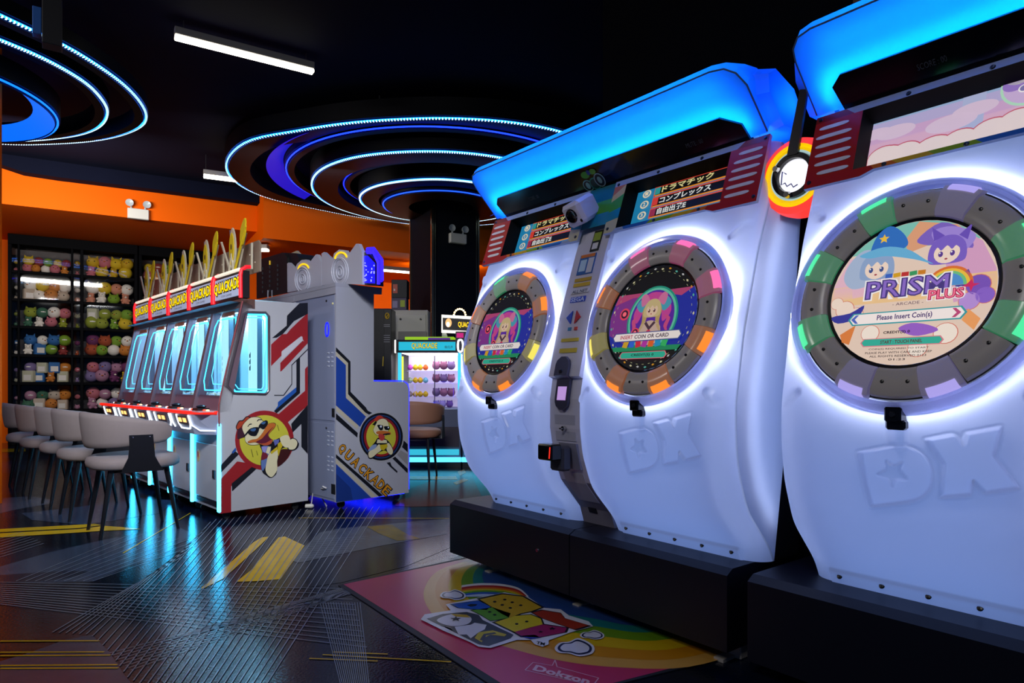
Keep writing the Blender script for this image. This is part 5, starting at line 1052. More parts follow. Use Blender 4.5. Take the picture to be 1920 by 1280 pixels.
D2('#12151f', [(945, 952), (965, 948), (972, 968), (1005, 998), (1002, 1008), (965, 975)], 0)
D2('#12151f', [(669, 905), (925, 1130), (905, 1138), (669, 925)], 1); D2('#b3ad9e', [(669, 930), (895, 1140), (870, 1142), (669, 955)], 0); D2('#1b3f9a', [(669, 958), (862, 1143), (669, 1168)], 0); D2('#16327c', [(700, 1040), (750, 1090), (760, 1155), (700, 1163), (669, 1168), (669, 1010)], 1)
mb.build('stripe_print', None, sp2)
mb = MB(); duck(mb, S7, SIDE2, False, 3); mb.build('roundel_print', None, sp2)
ctr = [(705, 880), (748, 920), (785, 963), (822, 1003), (858, 1035), (892, 1068), (920, 1085), (945, 1103)]
ctr = [(702, 877), (740, 912), (777, 948), (814, 983), (848, 1014), (882, 1044), (914, 1073), (945, 1103)]
for j, ch in enumerate('QUACKADE'):
    cx, cy = ctr[j]; hw, hh = 17, 25; r_ = np.array([.71, .70]); u_ = np.array([.62, -.78]); c_ = np.array([cx, cy], float)
    q_ = [c_-r_*hw-u_*hh, c_+r_*hw-u_*hh, c_+r_*hw+u_*hh, c_-r_*hw+u_*hh]; q_ = S6([tuple(v) for v in q_])
    mb = MB(); mb.use(mat('print_12151f', '#12151f', .4)); lettering(mb, ch, quadmap(q_, SIDE2, -.0040), .07); mb.use(mat('print_c8881c', '#c8881c', .4)); lettering(mb, ch, quadmap(q_, SIDE2, -.0048), .015)
    mb.build('letter', None, sp2)
# power cable and plug on the floor
mb = MB(); pth = [BACK2(612, 915, -.01), BACK2(606, 912, -.03), FLOOR(600, 925)+np.array([0, 0, .10]), FLOOR(604, 940)+np.array([0, 0, .03]), FLOOR(612, 950)+np.array([0, 0, .008])]
mb.tube([tuple(p) for p in smooth3(pth)] if 'smooth3' in globals() else [tuple(p) for p in pth], .006, 6); tag(setorigin(mb.build('power_cable', paint('#b8b8bc', .4), None, True)), 'pale grey power cable hanging from the nearest tall cabinet', 'cable')
mb = MB(); pth = [BACK2(606, 916, -.01), FLOOR(588, 940)+np.array([0, 0, .12]), FLOOR(584, 950)+np.array([0, 0, .03]), FLOOR(580, 953)+np.array([0, 0, .02])]
mb.tube([tuple(p) for p in pth], .005, 6); mb.lathe([(0, -.03), (.016, -.03), (.018, .02), (.010, .035), (0, .035)], tuple(pth[-1]+np.array([0, 0, .0])), (0, 1, 0), (0, 0, 1), (1, 0, 0), 12); tag(setorigin(mb.build('plug_cable', paint('#c8c6c0', .4), None, True)), 'grey cable ending in a round plug on the floor between the cabinets', 'cable')
# ---- signs standing on top of the tall cabinets
def onback(px, py, o=0): return BACK2(px, py, o)
SC = lambda pts: scr(1920/270, 470, 440, pts)
acr = mat('acrylic_white', '#b4b6c6', .3, spec=.6)
def crest(pts, rings, label, o, glowc):
    P = [onback(x, y, o) for x, y in SC(pts)]; lo = min(P, key=lambda p: p[2]); t = thing('crest_sign', (float(lo[0]), float(lo[1]), 1.79), QA, label, 'sign', 'crest signs on the tall cabinets')
    mb = MB(); mb.prism(P, tuple(WW*.03)); mb.build('crest_plate', acr, t)
    for cx, cy, rx, ry, rr in rings:
        mb = MB(); mb.tube([tuple(onback(x, y, o-.004)) for x, y in SC(circ(cx, cy, rx, ry, 24))], rr, 6, True); mb.build('raised_ring', mat('acrylic_edge', '#c8cada', .25), t, True)
    cx, cy, rx, ry = rings[0][:4]; ac = SC(circ(cx+15, cy-ry*.95, rx*.95, ry*.55, 12, 185, 340))
    mb = MB(); mb.poly([onback(x, y, o+.001) for x, y in ac+[SC([(cx+10, cy-ry*.4)])[0]]]); mb.build('arch_fill', paint('#6a2c3a', .4), t)
    mb = MB(); mb.tube([tuple(onback(x, y, o-.004)) for x, y in ac], .008, 6); mb.build('yellow_arch', glow('#ffd010', .9, '#e0b010'), t, True)
    mb = MB(); a, b = glowc; mb.tube([tuple(onback(*SC([a])[0], o+.015)), tuple(onback(*SC([b])[0], o+.015))], .008, 6); mb.build('blue_edge_light', glow('#3a34ff', 2.5), t)
    return t
crest([(490, 768), (486, 385), (505, 368), (595, 455), (615, 390), (680, 335), (740, 330), (785, 370), (865, 265), (885, 260), (940, 370), (945, 680)], [(690, 600, 75, 140, .005), (690, 600, 100, 168, .005), (690, 590, 40, 70, .005), (690, 590, 18, 36, .004)], 'white crest sign, left one of two on the tall cabinets', .10, ((935, 380), (938, 680)))
crest([(950, 672), (945, 250), (975, 230), (1090, 340), (1110, 250), (1180, 195), (1260, 205), (1300, 270), (1405, 120), (1435, 118), (1485, 230), (1490, 664), (1130, 648)], [(1190, 490, 85, 170, .005), (1190, 490, 112, 185, .005), (1190, 500, 48, 90, .005), (1190, 500, 22, 44, .004)], 'white crest sign, right and taller one of two on the tall cabinets', .10, ((1482, 260), (1486, 660)))
t = thing('lit_display_sign', tuple(np.array([1, 1, 0])*onback(708, 530, .16)+np.array([0, 0, 1.79])), QA, 'blue glowing display sign right of the white crest signs', 'sign')
mb = MB(); mb.prism([onback(x, y, .12) for x, y in SC([(1490, 668), (1490, 232), (1560, 232), (1690, 370), (1695, 680)])], tuple(WW*.05)); mb.build('display_box', mat('box_blue_black', '#08081c', .3), t)
mb = MB(); mb.poly([onback(x, y, .117) for x, y in SC([(1498, 640), (1498, 285), (1560, 275), (1660, 380), (1660, 650)])]); mb.build('lit_face', glow('#1010ff', 1.3), t)
mb = MB(); mb.use(glow('#d8e0ff', 1.2))
random.seed(3)
for j in range(26):
    x = random.choice((1520, 1535, 1560, 1610, 1640, 1600)); y = random.uniform(390, 630) if x > 1590 else random.uniform(360, 630); mb.poly([onback(a, b, .114) for a, b in SC([(x, y), (x+10, y), (x+10, y+14), (x, y+14)])])
mb.build('lit_figures', None, t)
for o, pl in ((.15, [(1555, 240), (1560, 190), (1640, 185), (1745, 330), (1750, 600), (1715, 640)]), (.12, [(1560, 235), (1640, 230), (1705, 370), (1705, 660)])):
    mb = MB(); mb.tube([tuple(onback(x, y, o)) for x, y in SC(pl)], .015, 6); mb.build('blue_frame', glow('#2a18ff', 2.2), t, True)
# black slotted box
t = thing('black_speaker_box', tuple(np.array([1, 1, 0])*onback(520, 555, .15)+np.array([0, 0, 1.79])), QA, 'tall black slotted box standing left of the white crest signs', 'speaker')
mb = MB(); mb.prism([onback(x, y, .14) for x, y in SC([(78, 852), (78, 350), (100, 335), (420, 238), (448, 250), (485, 300), (485, 772)])], tuple(WW*.02)); mb.prism([onback(x, y, .16) for x, y in SC([(420, 238), (600, 245), (640, 300), (640, 730), (485, 772), (485, 300), (448, 250)])], tuple(WW*.25)); bx = mb.build('box_body', mat('speaker_black', '#06070a', .6), t)
for cx in (160, 255, 360):
    for j in range(6):
        mb = MB(); x, y = SC([(cx, 450+62*j-(cx-160)*.2)])[0]; P = onback(x, y, .138); mb.box(P[0]-.006, P[0]+.006, P[1]-.004, P[1]+.004, P[2]-.012, P[2]+.012); mb.build('slot', paint('#24262c', .3), bx)
mb = MB(); x, y = SC([(255, 372)])[0]; P = onback(x, y, .134); mb.box(P[0]-.006, P[0]+.006, P[1]-.003, P[1]+.003, P[2]-.02, P[2]+.02); mb.build('yellow_tag', glow('#e0b020', .8), bx)
mb = MB(); P = onback(*SC([(258, 800)])[0], .125); mb.tube([(P[0]-.02, P[1], 1.80), (P[0]-.02, P[1], 1.90)], .006, 6); mb.tube([(P[0]+.02, P[1], 1.80), (P[0]+.02, P[1], 1.90)], .006, 6); mb.build('bracket', paint('#9a9ca8', .3), bx)
mb = MB(); mb.prism([onback(x, y, .44) for x, y in SC([(545, 240), (615, 212), (650, 250), (668, 340), (630, 360), (615, 270)])], tuple(WW*.02)); mb.build('cream_fin', paint('#c8c8a8', .4), bx)

# ---------------------------------------------------------------- grey chairs
fab = mat('chair_fabric', '#8d8284', .75, bump=.05, bscale=260, var=.05, vscale=30); legm = mat('leg_black', '#0e0f15', .35, spec=.5); brown = mat('chair_leather_brown', '#a87860', .6, bump=.04, bscale=150)
def chair(x, y, rz, label, m, grp, name='dining_chair'):
    t = thing(name, (x, y, 0), rz, label, 'chair', grp); X = W[t]
    mb = MB(X); N = 40; rows = []
    def se(a, rx, ry, n=2.6): c, s = math.cos(a), math.sin(a); return (rx*math.copysign(abs(c)**(2/n), c), ry*math.copysign(abs(s)**(2/n), s))
    lv = [(.60, .435), (.90, .435), (.985, .448), (1.0, .472), (.99, .492), (.95, .508), (.85, .520), (.6, .528), (.3, .530)]
    v = []; f = []
    for sc_, z in lv:
        for i in range(N):
            a, b = se(2*PI*i/N, .265*sc_, .275*sc_); v.append((a, b+.01, z-.012*(a/.265)**2*0))
    for j in range(len(lv)-1):
        for i in range(N): f.append((j*N+i, j*N+(i+1) % N, (j+1)*N+(i+1) % N, (j+1)*N+i))
    f.append(list(range(N-1, -1, -1))); f.append([(len(lv)-1)*N+i for i in range(N)]); mb.add(v, f); mb.build('seat', m, t, True, 60)
    mb = MB(X); M = 44; v = []; K = 12
    for i in range(M):
        u = -1+2*i/(M-1); a = u*math.radians(112)                    # 0 = straight back
        px, py = .268*math.sin(a)*1.03, -.285*math.cos(a)+.01
        if abs(u) > .80: py += (abs(u)-.80)*.30
        nx, ny = math.sin(a), -math.cos(a)
        ed = min(1, (1-abs(u))/.10); er = math.sqrt(max(0, 1-(1-ed)**2))
        zt = .815-.075*abs(u)**1.6; zb = .575+.035*abs(u)**2; zm = (zt+zb)/2; hh = (zt-zb)/2*(.55+.45*er); th = .020*(.4+.6*er)
        for k in range(K):
            q = 2*PI*k/K; cz = math.copysign(abs(math.sin(q))**.6, math.sin(q)); cr = math.copysign(abs(math.cos(q))**.6, math.cos(q))
            lean = (cz*hh)*.12; v.append((px+nx*(cr*th+lean), py+ny*(cr*th+lean), zm+cz*hh))
    f = [(i*K+k, i*K+(k+1) % K, (i+1)*K+(k+1) % K, (i+1)*K+k) for i in range(M-1) for k in range(K)]+[list(range(K-1, -1, -1)), [(M-1)*K+k for k in range(K)]]
    mb.add(v, f); mb.build('backrest', m, t, True, 60)
    for s in (-1, 1):
        mb = MB(X); xo = s*.293; pl = [(-.085, .665), (.055, .665), (.06, .60), (.068, .52), (.10, .455), (.12, .425), (-.13, .425), (-.12, .455), (-.09, .52), (-.083, .60)]
        mb.prism([(xo, yy, z) for yy, z in pl], (s*.006, 0, 0)); mb.prism([(xo, .12, .425), (xo, -.13, .425), (xo-s*.10, -.13, .420), (xo-s*.10, .12, .420)], (0, 0, .006)); br = mb.build('side_bracket', legm, t)
        for yy in (-.065, .035):
            mb = MB(X); mb.lathe([(0, .004), (.006, .003), (.007, 0)], (xo+s*.006, yy, .65), (0, 1, 0), (0, 0, 1), (s, 0, 0), 8); mb.build('bolt', mat('chrome', '#c8c8c8', .15, metal=1), br, True)
    mb = MB(X); mb.box(-.17, .17, -.15, -.12, .415, .437); mb.box(-.17, .17, .15, .18, .415, .437); mb.box(-.17, -.14, -.15, .18, .415, .437); mb.box(.14, .17, -.15, .18, .415, .437); mb.build('seat_frame', legm, t)
    for sx in (-1, 1):
        for sy in (-1, 1):
            mb = MB(X); mb.tube([(sx*.155, sy*.165+.01, .43), (sx*.185, sy*.232+.01, 0)], .019, 10, r1=.010); mb.build('leg', legm, t, True)
    return t
spots = [(-2.595, 4.545), (-3.15, 5.08), (-3.62, 5.56), (-4.12, 6.02), (-4.62, 6.52)]
lab = ['nearest grey upholstered chair with black side bracket, in front of the window machines', 'second grey upholstered chair from the near end of the row', 'middle grey upholstered chair of the row of five', 'fourth grey upholstered chair, second from the left end', 'farthest grey upholstered chair, mostly hidden at the left end']
for (x, y), l in zip(spots, lab): chair(x, y, QA, l, fab, 'grey chairs before the window machines')
# ---------------------------------------------------------------- racks full of plush toys
rackm = mat('rack_black', '#030409', .7, spec=.08); acry = glass('rack_acrylic', '#f4f4f4', .02, .03)
RP = Plane(RK0, GP)
def rack(xa, xb, posts, label, nrow=6):
    loc = WM @ Vector((xa, 0, 0)); t = thing('toy_rack', tuple(loc), math.atan2(G[1], G[0]), label, 'shelf rack', 'black toy racks'); X = W[t]; w = xb-xa
    Z = [.08+.46*1, 1.0, 1.46, 1.925, 2.385, 2.845, 3.25]; Z = [.555, 1.015, 1.47, 1.93, 2.37, 2.82, 3.23]
    mb = MB(X); mb.box(0, w, .50, .53, 0, 3.40); mb.build('back_board', mat('rack_back', '#23222c', .6), t)
    for a, b in ((0, .05), (w-.05, w)): mb = MB(X); mb.box(a, b, 0, .50, 0, 3.40, .004); mb.build('side_board', rackm, t)
    mb = MB(X); mb.box(0, w, -.01, .50, 3.235, 3.40, .004); mb.build('top_board', rackm, t)
    mb = MB(X); mb.box(0, w, .0, .48, 0, .50, .004); mb.build('plinth', rackm, t)
    for z in Z[:-1]:
        mb = MB(X); mb.box(.05, w-.05, -.004, .50, z-.045, z, .003); mb.build('shelf', rackm, t)
    for p_ in posts:
        mb = MB(X); mb.box(p_[0], p_[1], -.014, .05, .50, 3.24, .004); mb.build('post', rackm, t)
    cells = []
    xs = [(.05, posts[0][0])]+[(posts[i][1], posts[i+1][0]) for i in range(len(posts)-1)]+[(posts[-1][1], w-.05)]
    for j in range(6):
        for a, b in xs:
            if b-a < .06: continue
            mb = MB(X); pts = rrect(a+.01, b-.01, Z[j]+.008, Z[j+1]-.052, .04 if j < 3 else .08, 3); mb.add([(x, .012, z) for x, z in pts], [list(range(len(pts)))]); mb.build('acrylic_door', acry, t)
            cells.append((j, a, b, Z[j], Z[j+1]-.05))
    return t, cells
def toy_eyes(mb, c, r, X):
    for q in (-1, 1): mb.use(paint('#101010', .2)).ball(c+Vector((q*r*.32, -r*.88, r*.12)), r*.09, nu=6, nv=5)
def plush(kind, X, pos, r, c, label, grp):
    mb = MB(); P = Vector(pos); body = paint(c, .75); A = Vector((G[0], G[1], 0)); B = Vector((GP[0], GP[1], 0)); Zv = Vector((0, 0, 1))
    M = Matrix(((A.x, B.x, 0, P.x), (A.y, B.y, 0, P.y), (0, 0, 1, P.z), (0, 0, 0, 1))) @ Matrix.Rotation(random.uniform(-.5, .5), 4, 'Z'); mb.M = M
    mb.use(body)
    if kind == 'bear':
        mb.ball((0, 0, r*.75), r*.78, r*.7, r*.75, 12, 8); mb.ball((0, -.1*r, r*1.55), r*.62, r*.55, r*.55, 12, 8)
        for q in (-1, 1): mb.ball((q*r*.42, 0, r*2.0), r*.22, r*.14, r*.22, 8, 6); mb.ball((q*r*.65, -r*.35, r*.8), r*.26, r*.3, r*.22, 8, 6); mb.ball((q*r*.45, -r*.5, r*.25), r*.28, r*.32, r*.25, 8, 6)
        mb.use(paint('#efe6d8', .7)).ball((0, -r*.6, r*1.42), r*.22, r*.14, r*.17, 8, 6); mb.use(paint('#101010', .2))
        for q in (-1, 1): mb.ball((q*r*.24, -r*.60, r*1.65), r*.07, nu=6, nv=5)
    elif kind == 'chick':
        mb.ball((0, 0, r), r, r*.9, r, 14, 9); mb.use(paint('#e08020', .5)).ball((0, -r*.95, r*1.05), r*.16, r*.2, r*.09, 8, 5); mb.use(paint('#101010', .2))
        for q in (-1, 1): mb.ball((q*r*.35, -r*.86, r*1.25), r*.09, nu=6, nv=5)
    elif kind == 'cat':
        mb.ball((0, 0, r*.9), r*1.05, r*.85, r*.9, 14, 9)
        for q in (-1, 1): mb.add([(q*r*.8, 0, r*1.3), (q*r*.3, 0, r*1.7), (q*r*.72, 0, r*2.1), (q*r*.6, -r*.3, r*1.45)], [(0, 1, 2), (0, 3, 2), (1, 3, 2), (0, 1, 3)])
        mb.use(paint('#101010', .2))
        for q in (-1, 1): mb.ball((q*r*.4, -r*.76, r*1.05), r*.10, nu=6, nv=5)
    elif kind == 'ball': mb.ball((0, 0, r), r, r, r, 14, 9); mb.use(paint('#f2f0ea', .6)).ball((0, -r*.25, r*1.1), r*.7, r*.80, r*.3, 12, 7)
    elif kind == 'box':
        mb.box(-r*.8, r*.8, -r*.5, r*.5, 0, r*1.9, .006); mb.use(paint('#e8e4e0', .5)); mb.box(-r*.55, r*.55, -r*.515, -r*.5, r*.3, r*1.2)
    o = mb.build({'bear': 'plush_bear', 'chick': 'plush_chick', 'cat': 'plush_cat', 'ball': 'plush_ball', 'box': 'toy_box'}[kind], None, None, True, 50)
    o.data.transform(M.inverted()); o.matrix_world = M; W[o] = M
    tag(o, label, 'toy box' if kind == 'box' else 'plush toy', grp); return o
CN = {'#d8b81c': 'yellow', '#c9a312': 'mustard yellow', '#d8cfc0': 'cream', '#c87a28': 'orange', '#ece6de': 'white', '#8f9a2a': 'olive green', '#7aa028': 'lime green', '#d08a70': 'salmon pink', '#a84a20': 'rust brown', '#2a66a8': 'blue', '#6a2a5c': 'purple', '#c06a78': 'pink', '#b8b8a0': 'pale grey', '#8a3030': 'dark red', '#7a6a9a': 'lilac', '#3a6a50': 'dark green', '#c0b0a0': 'beige', '#ad7a96':'mauve'}
rown = ['bottom shelf', 'fifth shelf down', 'fourth shelf down', 'third shelf down', 'second shelf down', 'top shelf']
pal = {5: [['#c06a78', '#7aa028', '#c87a28', '#d8b81c', '#ece6de', '#8a3030'], ['#c06a78', '#d8b81c', '#d8b81c', '#c9a312', '#c9a312']], 4: [['#c0b0a0', '#c87a28', '#ece6de', '#ece6de', '#c87a28', '#d8b81c'], ['#d08a70', '#d08a70', '#ece6de', '#ece6de', '#7aa028', '#d8b81c']],
       3: [['#3a6a50', '#8f9a2a', '#ece6de', '#8f9a2a', '#c06a78'], ['#8f9a2a', '#d8b81c', '#8f9a2a', '#b8b8a0', '#7aa028']], 2: [['#ece6de', '#8a3030', '#2a66a8', '#2a66a8', '#7aa028'], ['#a84a20', '#c87a28', '#7aa028', '#6a2a5c', '#ece6de']],
       1: [['#b8b8a0', '#b8b8a0', '#2a66a8', '#7a6a9a', '#c87a28'], ['#7a6a9a', '#d8b81c', '#ad7a96', '#c06a78', '#6a2a5c']], 0: [['#3a6a50', '#c0b0a0', '#c0b0a0', '#ad7a96', '#c87a28'], ['#ad7a96', '#c87a28', '#ece6de', '#c06a78', '#7a6a9a']]}
random.seed(11)
def fill(t, cells, side, skip=lambda j, a: False, w=1):
    X = W[t]
    for ci, (j, a, b, z0, z1) in enumerate(cells):
        if skip(j, a): continue
        ww = b-a; half = 1 if a > w*.45 else 0; r0 = .103 if j != 5 or half else .08
        if ww < .25: n = 1
        else: n = max(2, round(ww/(r0*1.85))); rc = ww/(n*1.86)
        if ww >= .25: r0 = rc
        for lv in range(2):
            for i in range(n):
                r = r0*random.uniform(.92, 1.1)
                if z0+(lv+1)*r0*1.75 > z1+.02: continue
                x = a+ww*(i+.5+(.25 if lv else 0)*(1 if n > 1 else 0))/(n+(.25 if n > 1 else 0)); 
                if ww < .25: r = min(r, ww*.42)
                x = min(max(x, a+r*1.05), b-r*1.05); c = pal[j][half][(i*2+lv*3) % len(pal[j][half])]
                kind = random.choice(('bear', 'chick', 'cat', 'ball')) if c not in ('#2a66a8', '#c0b0a0', '#b8b8a0') else random.choice(('box', 'cat'))
                kk = {'bear': r*.86, 'chick': r, 'cat': r, 'ball': r, 'box': r}[kind]
                if kind == 'bear' and lv: kind = 'chick'; kk = r
                p = X @ Vector((x, .16+.10*random.random()+(.03 if lv else 0), z0+.002+lv*r0*1.62))
                nm = {'bear': 'plush bear', 'chick': 'plush chick', 'cat': 'plush cat', 'ball': 'plush ball', 'box': 'toy box'}[kind]
                ordn = ['leftmost', 'second toy', 'third toy', 'fourth toy', 'fifth toy', 'sixth toy'][min(i, 5)]
                bay = ('left bay' if half == 0 else 'right bay') if ww > .25 else ('edge strip' if half == 0 and a < .2 else 'middle strip')
                plush(kind, X, p, kk, c, f'{CN[c]} {nm}, {rown[j]} of {side} rack, {bay}, {"upper" if lv else "lower"} layer, {ordn}', 'plush toys in the racks')
t, cells = rack(0, 1.815, [(.125, .155), (.845, .875), (.975, 1.02)], 'left black toy rack filled with plush toys behind clear doors'); fill(t, cells, 'left', w=1.815)
t, cells = rack(1.83, 3.03, [(.55, .59)], 'right black toy rack partly hidden behind the name boards'); fill(t, cells, 'right', skip=lambda j, a: j < 4, w=1.2)
# ---------------------------------------------------------------- claw machines in the back
def toyball(X, t, x, y, z, r, c, kind='ball'): pass
def claw(x0, label, first):
    Y0 = 7.9; t = thing('claw_machine', (x0, Y0, 0), 0, label, 'claw machine', 'claw machines at the back'); X = W[t]; w = .745; Zp = lambda py: 1+(718-py)*Y0/FPX
    mb = MB(X); mb.box(.0, w, .02, .75, .08, Zp(766), .01); mb.build('base_cabinet', mat('claw_base', '#5a6684', .4), t)
    mb = MB(X); mb.box(-.01, w+.005, -.012, .02, Zp(866), Zp(857), .004); mb.build('light_bar', glow('#5ad0ff', 1.7), t)
    mb = MB(X); mb.box(.02, w-.02, .0, .02, Zp(853), Zp(842), .004); mb.build('light_bar', glow('#3ac8e8', .9), t)
    mb = MB(X); mb.box(.02, w-.02, .004, .02, Zp(838), Zp(800), .004); mb.build('front_panel', paint('#4a4650', .3), t)
    mb = MB(X); mb.box(.0, w, .02, .76, 0.0, .08); mb.build('plinth', paint('#101218', .5), t)
    for x in (0.0, w-.035):
        mb = MB(X); mb.box(x, x+.035, .0, .05, Zp(766), Zp(660), .004); mb.build('corner_post', glow('#3ac0f0', 1.4), t)
    mb = MB(X); mb.box(.045, .06, .01, .04, Zp(764), Zp(668), .003); mb.build('neon_tube', glow('#d8ff30', 2.5), t)
    mb = MB(X); mb.box(.02, w-.02, .70, .75, Zp(766), Zp(660)); mb.build('glow_back_mirror', glow('#d8cbe0', .55, '#d8cbe0'), t)  # mirror surface given an even pale glow of its own
    mb = MB(X); mb.box(.03, w-.03, .10, .68, Zp(662), Zp(659)); mb.build('inner_lamp', glow('#ffffff', 5), t)
    for z in (Zp(744), Zp(718), Zp(694)):
        mb = MB(X); mb.box(.05, w-.05, .36, .70, z-.008, z); mb.build('shelf', glass('clear_glass', '#f0f0ff', .12), t)
    mb = MB(X); mb.box(w*.53, w*.545, .30, .33, Zp(764), Zp(665)); mb.build('inner_post', mat('chrome', '#c8c8c8', .15, metal=1), t)
    mb = MB(X); mb.add([(.03, .012, Zp(766)), (w-.03, .012, Zp(766)), (w-.03, .012, Zp(661)), (.03, .012, Zp(661))], [(0, 1, 2, 3)]); mb.build('window_pane', glass('clear_glass', '#ffffff', .10), t)
    mb = MB(X); mb.box(-.02, w+.0, -.03, .72, Zp(661), Zp(637), .008); hb = mb.build('header_box', paint('#0c1018', .3), t)
    mb = MB(X); mb.box(.015, w-.05, -.034, -.028, Zp(657), Zp(641), .003); sf = mb.build('sign_face', glow('#10b8d8', 1.0), hb)
    mb = MB(X); s_ = 'QUACKADE' if first else 'QUACK'
    for c, b, o in ((paint('#102010', .4), .05, .036), (glow('#e8d010', .9, '#e0c010'), .01, .038)): mb.use(c); lettering(mb, s_, lambda u, v: Vector((.17+.30*u, -o, Zp(655)+(Zp(643)-Zp(655))*v)), b)
    mb.build('word', None, sf); mb = MB(X); mb.use(paint('#0a2830', .4)); lettering(mb, '8.8.12.19', lambda u, v: Vector((.56+.09*u, -.036, Zp(653)+.03*v)), .02); mb.build('word', None, sf)
    mb = MB(X); mb.box(-.035, -.02, -.035, .0, Zp(662), Zp(637), .006); mb.build('white_edge_light', glow('#ffffff', 2), hb)
    mb = MB(X); mb.box(.08, .66, .02, .30, Zp(637), Zp(631)); mb.use(glow('#90c010', 1.0)); mb.box(.10, .34, -.01, .02, Zp(637), Zp(633)); mb.use(glow('#5a2a90', .8)); mb.box(.36, .62, -.01, .02, Zp(637), Zp(633)); mb.mats[0] = paint('#8a8480', .4) if 0 else mb.mats[0]; mb.build('top_strip', None, hb)
    mb = MB(X); mb.box(.12, .42, -.20, .02, Zp(772), Zp(759), .01); cd = mb.build('control_deck', paint('#0c0e18', .3), t)
    mb = MB(X); mb.box(.12, .27, -.205, .02, Zp(758.5), Zp(755)); mb.build('red_edge', glow('#f02020', 1), cd); mb = MB(X); mb.box(.28, .43, -.205, .02, Zp(758.5), Zp(755)); mb.build('blue_edge', glow('#1030f0', 1.2), cd)
    mb = MB(X); mb.box(.22, .36, -.207, -.20, Zp(770), Zp(762)); mb.build('yellow_panel', paint('#b8a820', .4), cd)
    return t
random.seed(5)
xs0 = (746-960)/FPX*7.9
claw(xs0, 'claw machine with cyan header and yellow toys behind the brown chair', True)
claw(xs0+.765, 'second claw machine, mostly hidden behind the white machine', False)
Zp = lambda py: 1+(718-py)*7.9/FPX
def ctoy(px, py, c, r, nm, kind='chick'):
    y = 8.34; x = (px-960)/FPX*y; z = 1+(718-py)*y/FPX
    mb = MB(); mb.use(paint(c, .7)); mb.ball((0, 0, r), r, r, r, 12, 8)
    if kind == 'chick': mb.ball((0, -.1*r, r*1.7), r*.6, r*.6, r*.5, 10, 7)
    else:
        for q in (-1, 1): mb.ball((q*r*.6, 0, r*1.8), r*.25, r*.2, r*.3, 8, 6)
    o = mb.build('prize_toy', None, None, True, 60); o.location = (x, y, z); return tag(o, nm, 'plush toy', 'prize toys in the claw machine')
for row, (py, rn) in enumerate(((694, 'top'), (718, 'middle'), (744, 'lower'))):
    for k, (px, c, cn) in enumerate(((769, ('#d050c0', '#c0d0a0', '#b09090')[row], ('magenta', 'pale green', 'dusty pink')[row]), (779, '#f0c010', 'yellow'), (788, '#f0b818', 'golden yellow'), (798, ('#f06818', '#80c8e0', '#f0c010')[row], ('orange', 'sky blue', 'bright yellow')[row]))):
        ctoy(px, py, c, .034, f'{cn} small toy on the {rn} glass shelf of the claw machine, {["leftmost", "second", "third", "fourth"][k]}')
    for k, px in enumerate((818, 832, 846)):
        ctoy(px, py-1, ('#a06080', '#8a4a68', '#7a5a8a')[(k+row) % 3], .052, f'{("mauve", "plum", "violet")[(k+row) % 3]} round toy on the {rn} glass shelf of the claw machine, {["left", "middle", "right"][k]} of three', 'bear')
for k, px in enumerate((818, 830, 843)): ctoy(px, 764, ('#8a7ac8', '#b09ae0', '#7a50a8')[k], .045, f'{("periwinkle", "lavender", "deep violet")[k]} toy on the floor of the claw machine', 'bear')
# illuminated name sign with an arc of bulbs on a pole
Yq = 8.1; t = thing('name_sign', ((850-960)/FPX*Yq, Yq, 1.55), 0, 'white-rimmed name sign with yellow word and an arc of bulbs above the claw machine', 'sign'); pz = lambda px, py, y=Yq: Vector(((px-960)/FPX*y, y, 1+(718-py)*y/FPX))
mb = MB(); a, b, c, d = pz(829, 621), pz(905, 624), pz(905, 597), pz(829, 592.5); mb.prism([a, b, c, d], (0, .08, 0)); mb.build('sign_box', mat('board_dark', '#1c1618', .4), t)
mb = MB(); mb.tube([a, b, c, d], .020, 6, True); mb.build('white_rim', glow('#fff8e8', 2.5), t, True)
mb = MB(); mb.use(glow('#ffcc10', 1.6)); lettering(mb, 'QUACKADE', lambda u, v: pz(859+38*u, 614-11*v+2*u, Yq-.004), .02); mb.use(glow('#f0b070', 1.4)); mb.poly([pz(x, y, Yq-.003) for x, y in circ(841, 605, 6, 8.5, 14)]); mb.use(glow('#fff4e0', 1.6)); mb.poly([pz(x, y, Yq-.006) for x, y in circ(840, 608, 3.5, 5, 10)]); mb.build('lit_word', None, t)
for k in range(9):
    an = math.radians(170-20*k); p = pz(862+11*math.cos(an)*1.0, 592-13*math.sin(an)); mb = MB(); mb.ball(p, .012, nu=8, nv=5); mb.build('bulb', glow('#ffd890', 5), t, True)
mb = MB(); p0, p1 = pz(829, 622, Yq+.04), pz(837, 636, Yq+.04); mb.prism([pz(829, 622, Yq+.03), pz(836, 622, Yq+.03), pz(841, 637, Yq+.03), pz(828, 637, Yq+.03)], (0, .04, 0)); mb.build('pole', paint('#9a9aa4', .4), t)
t = thing('zero_sign', tuple(pz(862, 661)), 0, 'dark sign with magenta panel and glowing white zero above the claw machines', 'sign')
mb = MB(); mb.prism([pz(854, 661, 7.84), pz(880, 661, 7.84), pz(880, 621, 7.84), pz(854, 621, 7.84)], (0, .02, 0)); mb.build('sign_box', paint('#101224', .3), t)
mb = MB(); mb.tube([pz(x, y, 7.83) for x, y in smoothpoly([(860, 638), (866, 638), (868, 648), (866, 658), (860, 658), (858.5, 648)], 3)], .012, 6, True); mb.build('zero_light', glow('#ffffff', 2.5), t, True)
mb = MB(); mb.poly([pz(x, y, 7.835) for x, y in ((856, 633), (869, 633), (869, 624), (856, 624))]); mb.build('magenta_panel', glow('#d01880', .9), t)
